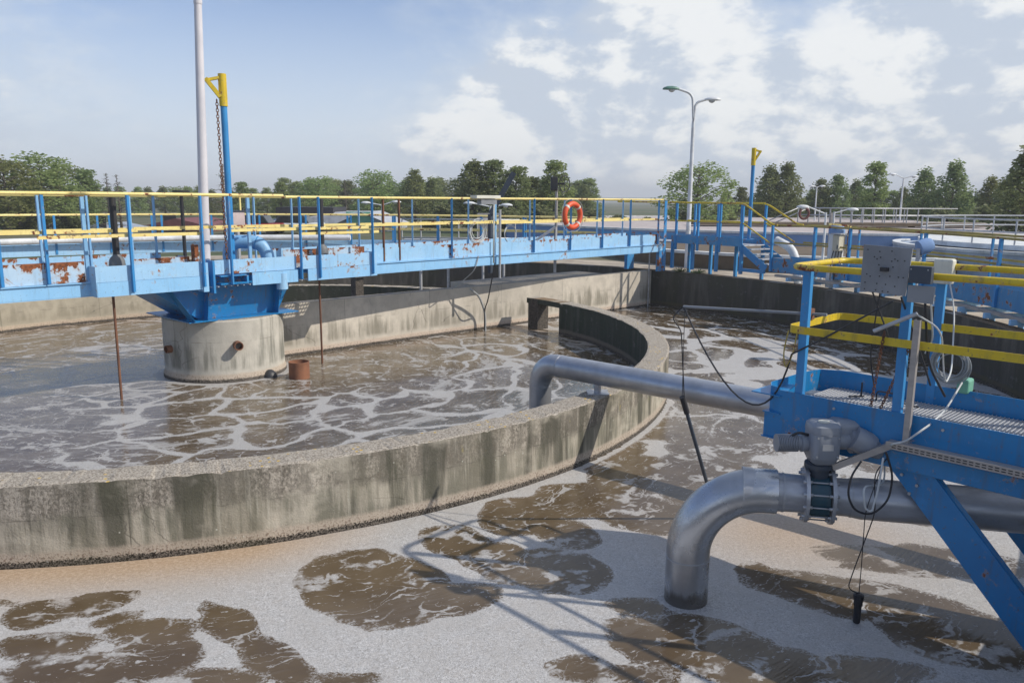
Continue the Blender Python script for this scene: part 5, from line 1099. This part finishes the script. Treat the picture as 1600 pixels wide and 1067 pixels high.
# ---------------------------------------------------------------- trees
def leaves(b, c, rad, n, size, droop=0.):
    for _ in range(n):
        while True:
            d = Vector((random.uniform(-1, 1), random.uniform(-1, 1), random.uniform(-1, 1)))
            if d.length < 1: break
        p = c + Vector((d.x * rad[0], d.y * rad[1], d.z * rad[2])) - Vector((0, 0, droop * random.random()))
        s = size * random.uniform(.6, 1.4); a = Vector((random.gauss(0, 1), random.gauss(0, 1), random.gauss(0, 1))).normalized(); t1 = a.cross(Vector((0, 0, 1.01))).normalized(); t2 = a.cross(t1)
        i = b.add([p - t1 * s, p - t2 * s * .55, p + t1 * s, p + t2 * s * .55]); b.face([i, i + 1, i + 2, i + 3])
def make_tree(kind, seed):
    random.seed(seed); h = 10.; t = thing({'broad': 'broadleaf_tree', 'birch': 'birch_tree', 'cone': 'pointed_tree', 'pine': 'pine_tree', 'bare': 'bare_tree', 'bush': 'bush'}[kind], (0, 0, 0), None, None)
    cr = MB(); tr = MB()
    lean = Vector((random.uniform(-.3, .3), random.uniform(-.3, .3), 0))
    if kind == 'bush':
        for _ in range(26):
            a = random.uniform(0, 6.28); r = random.uniform(0, 1); c = Vector((math.cos(a) * r * 4, math.sin(a) * r * 2.5, random.uniform(.8, 5.5 * (1 - .5 * r)))); leaves(cr, c, (1.3, 1.2, 1.2), 110, .28)
            tr.tube([Vector((c.x * .4, c.y * .4, 0)), c], [.08, .02], 4, False)
    else:
        tr.tube([(0, 0, 0), lean * .3 + Vector((0, 0, h * .4)), lean + Vector((0, 0, h * .93))], [.26, .15, .03], 8)
        N = {'broad': 62, 'birch': 64, 'cone': 62, 'pine': 60, 'bare': 46}[kind]
        for i in range(N):
            f = (i + random.random()) / N
            z = h * (.12 + .86 * f) if kind != 'broad' else h * (.18 + .78 * f)
            if kind == 'broad': R = 3.9 * math.sqrt(max(.03, 1 - ((f - .42) / .62) ** 2))
            elif kind == 'birch': R = 2.3 * math.sin(math.pi * min(1, (f * .92 + .12))) ** .7
            elif kind == 'cone': R = 2.7 * (1 - f) ** .75 + .25
            elif kind == 'pine': R = 2.4 * (1 - f) ** .6 + .3
            else: R = 1.9 * (1 - f) ** .8 + .1
            a = i * 2.4 + random.uniform(-.5, .5); r = R * random.uniform(.45, 1.08) if kind != 'bare' else R
            c = Vector((math.cos(a) * r, math.sin(a) * r, z + random.uniform(-.3, .3))) + lean * f
            root = lean * f * .8 + Vector((0, 0, max(.8, z - r * .55))) if kind != 'bare' else lean * f + Vector((0, 0, z - .15))
            tr.tube([root, root.lerp(c, .55) + Vector((0, 0, .12)), c], [.07, .04, .012], 4, False)
            if kind == 'bare':
                for k in range(5): q = root.lerp(c, .3 + .16 * k); tr.tube([q, q + Vector((random.uniform(-.4, .4), random.uniform(-.4, .4), random.uniform(-.35, .1)))], [.02, .006], 3, False)
                if random.random() < .3: leaves(cr, c, (.4, .4, .3), 10, .09)
                continue
            s = random.uniform(.65, 1.25) * (1.15 if kind == 'broad' else .85)
            leaves(cr, c, (s * 1.05, s * 1.05, s * (.62 if kind != 'birch' else .9)), 70 if kind == 'broad' else 62, .18, .5 if kind == 'birch' else .1)
        for _ in range(11 if kind != 'bare' else 0):
            a = random.uniform(0, 6.28); f = random.random(); leaves(cr, Vector((math.cos(a) * 1.1, math.sin(a) * 1.1, h * (.22 + .6 * f))), (1., 1., .8), 50, .18)
    tr.build('trunk', M['bark'], t, fixn=False); cr.build('crown', {'broad': M['leaf'], 'birch': M['leaf_dark'], 'cone': M['leaf'], 'pine': M['leaf_dark'], 'bare': M['leaf_olive'], 'bush': M['leaf_olive']}[kind], t, fixn=False)
    return t
PROTO = {}
used = set()
for k, s in (('broad', 3), ('broad', 14), ('birch', 5), ('birch', 26), ('cone', 9), ('cone', 17), ('pine', 11), ('bare', 21), ('bush', 31)):
    PROTO.setdefault(k, []).append(make_tree(k, s))
def plant(kind, px, ptop, Y, lab, cat='tree', group=None, wide=1., mat=None):
    i = random.randrange(len(PROTO[kind])); p = PROTO[kind][i]
    if p.name not in used: used.add(p.name); o = p; kids = list(p.children)
    else:
        o = p.copy(); col.objects.link(o); kids = []
        for c in p.children: d = c.copy(); col.objects.link(d); d.parent = o; kids.append(d)
    z = atY(px, ptop, Y).z; hgt = (z - .9) / (9.3 if kind != 'bush' else 6.); o.location = (atY(px, ptop, Y).x, Y, .9); o.scale = (hgt * wide, hgt * wide, hgt); o.rotation_euler = (0, 0, random.uniform(0, 6.28) if kind != 'bush' else random.uniform(-.4, .4))
    for kk in list(o.keys()):
        if kk in ('label', 'category', 'group'): del o[kk]
    tag(o, lab, cat, group); return o
random.seed(99)
T = [('broad', 4, 253, 52, 'leafy tree cut by the left edge of the photo'), ('broad', 62, 249, 55, 'broad green tree, the tallest of the left group behind the handrail'), ('broad', 98, 268, 62, 'smaller broad tree just right of the tallest left tree'),
     ('pine', 130, 270, 60, 'dark narrow tree right of the left group of broad trees'), ('bare', 166, 275, 58, 'thin leafless tree, left one of the bare pair left of the mast'), ('bare', 184, 277, 58, 'thin leafless tree, right one of the bare pair left of the mast'),
     ('bare', 346, 262, 50, 'sparse bare fir rising behind the chain of the davit'), ('pine', 376, 288, 80, 'dark tree just right of the blue davit post'),
     ('cone', 438, 288, 85, 'small pointed tree left of the white warehouse'), ('broad', 496, 282, 84, 'bushy round tree rising directly above the white warehouse roof'), ('bare', 540, 284, 88, 'thin bare topped tree above the warehouse gable'),
     ('broad', 588, 273, 82, 'wide bright green tree right of the warehouse'), ('cone', 648, 271, 82, 'pointed green tree between the warehouse and the sensor post'), ('birch', 676, 283, 84, 'slim tree just left of the tall pair by the sensor post'),
     ('birch', 738, 256, 60, 'tall drooping birch left of the sensor post'), ('pine', 770, 257, 60, 'tall dark pine directly behind the sensor post'), ('pine', 806, 266, 60, 'dark pine behind the slanting jib'), ('cone', 830, 282, 62, 'rounded tree between the jib and the hand wheel'),
     ('cone', 868, 258, 62, 'pale pointed tree behind the hand wheel'), ('pine', 912, 292, 90, 'low dark tree right of the life ring'),
     ('broad', 1090, 262, 58, 'round tree standing directly behind the tall twin headed street lamp'), ('birch', 1204, 265, 72, 'dark slim tree right of the small blue davit post'), ('birch', 1232, 261, 72, 'dark slim tree second to the right of the small davit post'), ('pine', 1160, 296, 76, 'low dark tree just left of the small blue davit post'),
     ('birch', 1282, 283, 76, 'tree left of the slim white pole lamp'), ('birch', 1312, 277, 76, 'tree right of the slim white pole lamp'), ('cone', 1370, 260, 66, 'big pointed green tree left of the twin headed lamp on the right'), ('birch', 1340, 286, 80, 'small tree tucked left behind the big pointed tree'),
     ('birch', 1412, 297, 78, 'small tree directly behind the right twin headed lamp'), ('birch', 1446, 270, 66, 'tall drooping tree right of the right twin headed lamp'), ('birch', 1492, 260, 64, 'tallest drooping tree of the right tree row'), ('cone', 1552, 283, 62, 'pale green pointed tree near the right edge of the photo'), ('birch', 1586, 272, 60, 'dark tree at the right edge beside the pale green one'), ('birch', 1612, 240, 40, 'nearer tree whose twigs poke in at the right edge')]
for k, px, pt, Y, lab in T: plant(k, px, pt, Y, lab, wide=(1.05 if px > 1150 and k != 'bare' else 1.2 if k != 'bare' else 1.))
# the belt behind
kinds = ['broad', 'cone', 'birch', 'cone']
for i in range(46):
    px = -20 + i * 21 + random.uniform(-8, 8); d = random.uniform(0, 14)
    if px > 940: continue
    base_ = 298 if px < 440 else 288
    plant(random.choice(kinds), px, base_ - d * .5 + (2 if px < 440 else 0), random.uniform(100, 135), 'green tree in the continuous far belt behind the bridge', group='trees in the far belt', wide=1.5)
for i in range(28):
    px = 1140 + i * 17 + random.uniform(-6, 6); plant(random.choice(['birch', 'cone', 'birch']), px, 306 + random.uniform(-6, 9), random.uniform(82, 100), 'dark tree in the dense row behind the right tanks', group='trees in the right back row', wide=1.35)
for i, (px, pt, Y, lab) in enumerate(((965, 334, 60, 'low green bush left of the gap in the trees'), (1010, 338, 64, 'low green bush in the gap between the tree groups'), (925, 326, 66, 'taller bush right of the life ring'), (1125, 322, 60, 'dark bush behind the landing rail'), (1060, 330, 58, 'dark bush at the foot of the tall street lamp'), (840, 318, 56, 'wide bush behind the metal chute'), (1540, 318, 58, 'green bush behind the white tank'), (1470, 322, 60, 'green bush left of the white tank'), (790, 322, 54, 'bush behind the sensor post'), (690, 316, 66, 'bush behind the galvanised platform'), (30, 322, 54, 'bush at the foot of the left broad trees'), (110, 324, 56, 'bush behind the pale grey shed'))):
    plant('bush', px, pt, Y, lab, 'bush', wide=1.3)

hb = MB(); hb.box((0, 0, 19), 4800, 4800, 42)
m_ = bpy.data.materials.new('thin_air'); m_.use_nodes = True; m_.node_tree.nodes.remove(m_.node_tree.nodes['Principled BSDF']); pv = m_.node_tree.nodes.new('ShaderNodeVolumePrincipled')
pv.inputs['Density'].default_value = .0009; pv.inputs['Color'].default_value = (.93, .96, 1., 1); pv.inputs['Anisotropy'].default_value = 0.; m_.node_tree.links.new(pv.outputs[0], m_.node_tree.nodes['Material Output'].inputs['Volume'])
hz_ = hb.build('haze', m_); tag(hz_, None, kind='stuff')
# ---------------------------------------------------------------- light and sky
SAZ, SEL = 101.6, 39.4
sl = bpy.data.lights.new('sun', 'SUN'); sl.energy = 3.9; sl.angle = R_(.53); sl.color = (1., .93, .82)
so = bpy.data.objects.new('sun', sl); col.objects.link(so)
sd = Vector((math.sin(R_(SAZ)) * math.cos(R_(SEL)), math.cos(R_(SAZ)) * math.cos(R_(SEL)), math.sin(R_(SEL))))
so.rotation_euler = sd.to_track_quat('Z', 'Y').to_euler(); so.location = (30, -10, 30)
w = bpy.data.worlds.new('World'); sc.world = w; w.use_nodes = True; nt = w.node_tree; nd = nt.nodes; bg = nd['Background']
sky = nd.new('ShaderNodeTexSky'); sky.sky_type = 'NISHITA'; sky.sun_disc = False; sky.sun_elevation = R_(SEL); sky.sun_rotation = R_(SAZ); sky.air_density = 1.; sky.dust_density = .6; sky.ozone_density = 3.
class WT(NT):
    def __init__(s, t): s.t = t; s.n = t.nodes
wt_ = WT(nt); tc = nd.new('ShaderNodeTexCoord').outputs['Generated']
dirv = wt_.vm('NORMALIZE', tc); q = wt_.sep(dirv)
dv2 = wt_.vm('ADD', wt_.scale(dirv, (1, 1, 1.9)), (4.3, 1.7, 2.4))
n1 = wt_.noise(dv2, 3.4, 9, .58, dist=.15); n2 = wt_.noise(wt_.vm('ADD', dv2, (.02, -.003, .022)), 3.4, 9, .58, dist=.15); nd3 = wt_.noise(dv2, 9., 8, .6, dist=.1)
def blob(px, py, r0, r1):
    d = ray(px, py).normalized(); dt = nd.new('ShaderNodeVectorMath'); dt.operation = 'DOT_PRODUCT'; nt.links.new(dirv, dt.inputs[0]); dt.inputs[1].default_value = d
    a = wt_.math('ARCCOSINE', wt_.math('MINIMUM', dt.outputs['Value'], 1.)); return wt_.sstep(a, R_(r1), R_(r0))
lo = wt_.noise(dv2, 1.25, 3, .5)
cov = wt_.math('MULTIPLY', wt_.math('SUBTRACT', lo, .5), .18); cov = wt_.math('ADD', cov, wt_.sstep(q[0], -.9, .7, -.05, .13)); cov = wt_.math('ADD', cov, wt_.sstep(q[2], .40, .0, 0, .06))
def addb(c, b_, k): return wt_.math('ADD', c, wt_.math('MULTIPLY', b_, k))
for (px, py, r0, r1, k) in ((60, 150, 0, 20, .13), (1030, 60, 0, 6, .15), (820, 140, 0, 7, .10), (700, 200, 0, 9, .09), (1350, 120, 0, 26, .10), (330, 40, 0, 24, -.15), (560, 90, 0, 12, -.05), (1260, -10, 0, 5, -.12)):
    cov = addb(cov, blob(px, py, r0, r1), k)
f_ = wt_.math('ADD', wt_.math('MULTIPLY', n1, .6), wt_.math('MULTIPLY', nd3, .4)); tot = wt_.math('ADD', f_, cov)
haze = wt_.sstep(q[2], .34, .0, .0, .9)
cl = wt_.sstep(tot, .42, .72, 0, .9); core = wt_.sstep(tot, .595, .65)
skc = wt_.mix(1., sky.outputs[0], (.088, .104, .130), 'MULTIPLY')
hz = wt_.mix(haze, skc, (.70, .77, .86))
sh = wt_.sstep(wt_.math('SUBTRACT', n1, n2), -.035, .045); ccol = wt_.mix(sh, (.56, .64, .75), (.68, .74, .81)); ccol = wt_.mix(core, ccol, wt_.mix(sh, (.56, .63, .73), (.92, .93, .92)))
fin = wt_.mix(cl, hz, ccol)
fin = wt_.mix(wt_.sstep(q[2], -.01, -.06), fin, (.10, .09, .07))
nt.links.new(fin, bg.inputs['Color']); bg.inputs['Strength'].default_value = 1.0
sc.view_settings.view_transform = 'Standard'; sc.view_settings.look = 'None'; sc.view_settings.exposure = .08; sc.view_settings.gamma = 1
sc.cycles.max_bounces = 6; sc.cycles.transparent_max_bounces = 6; sc.cycles.use_denoising = True
for o in bpy.data.objects:
    if '_o' in o: del o['_o']
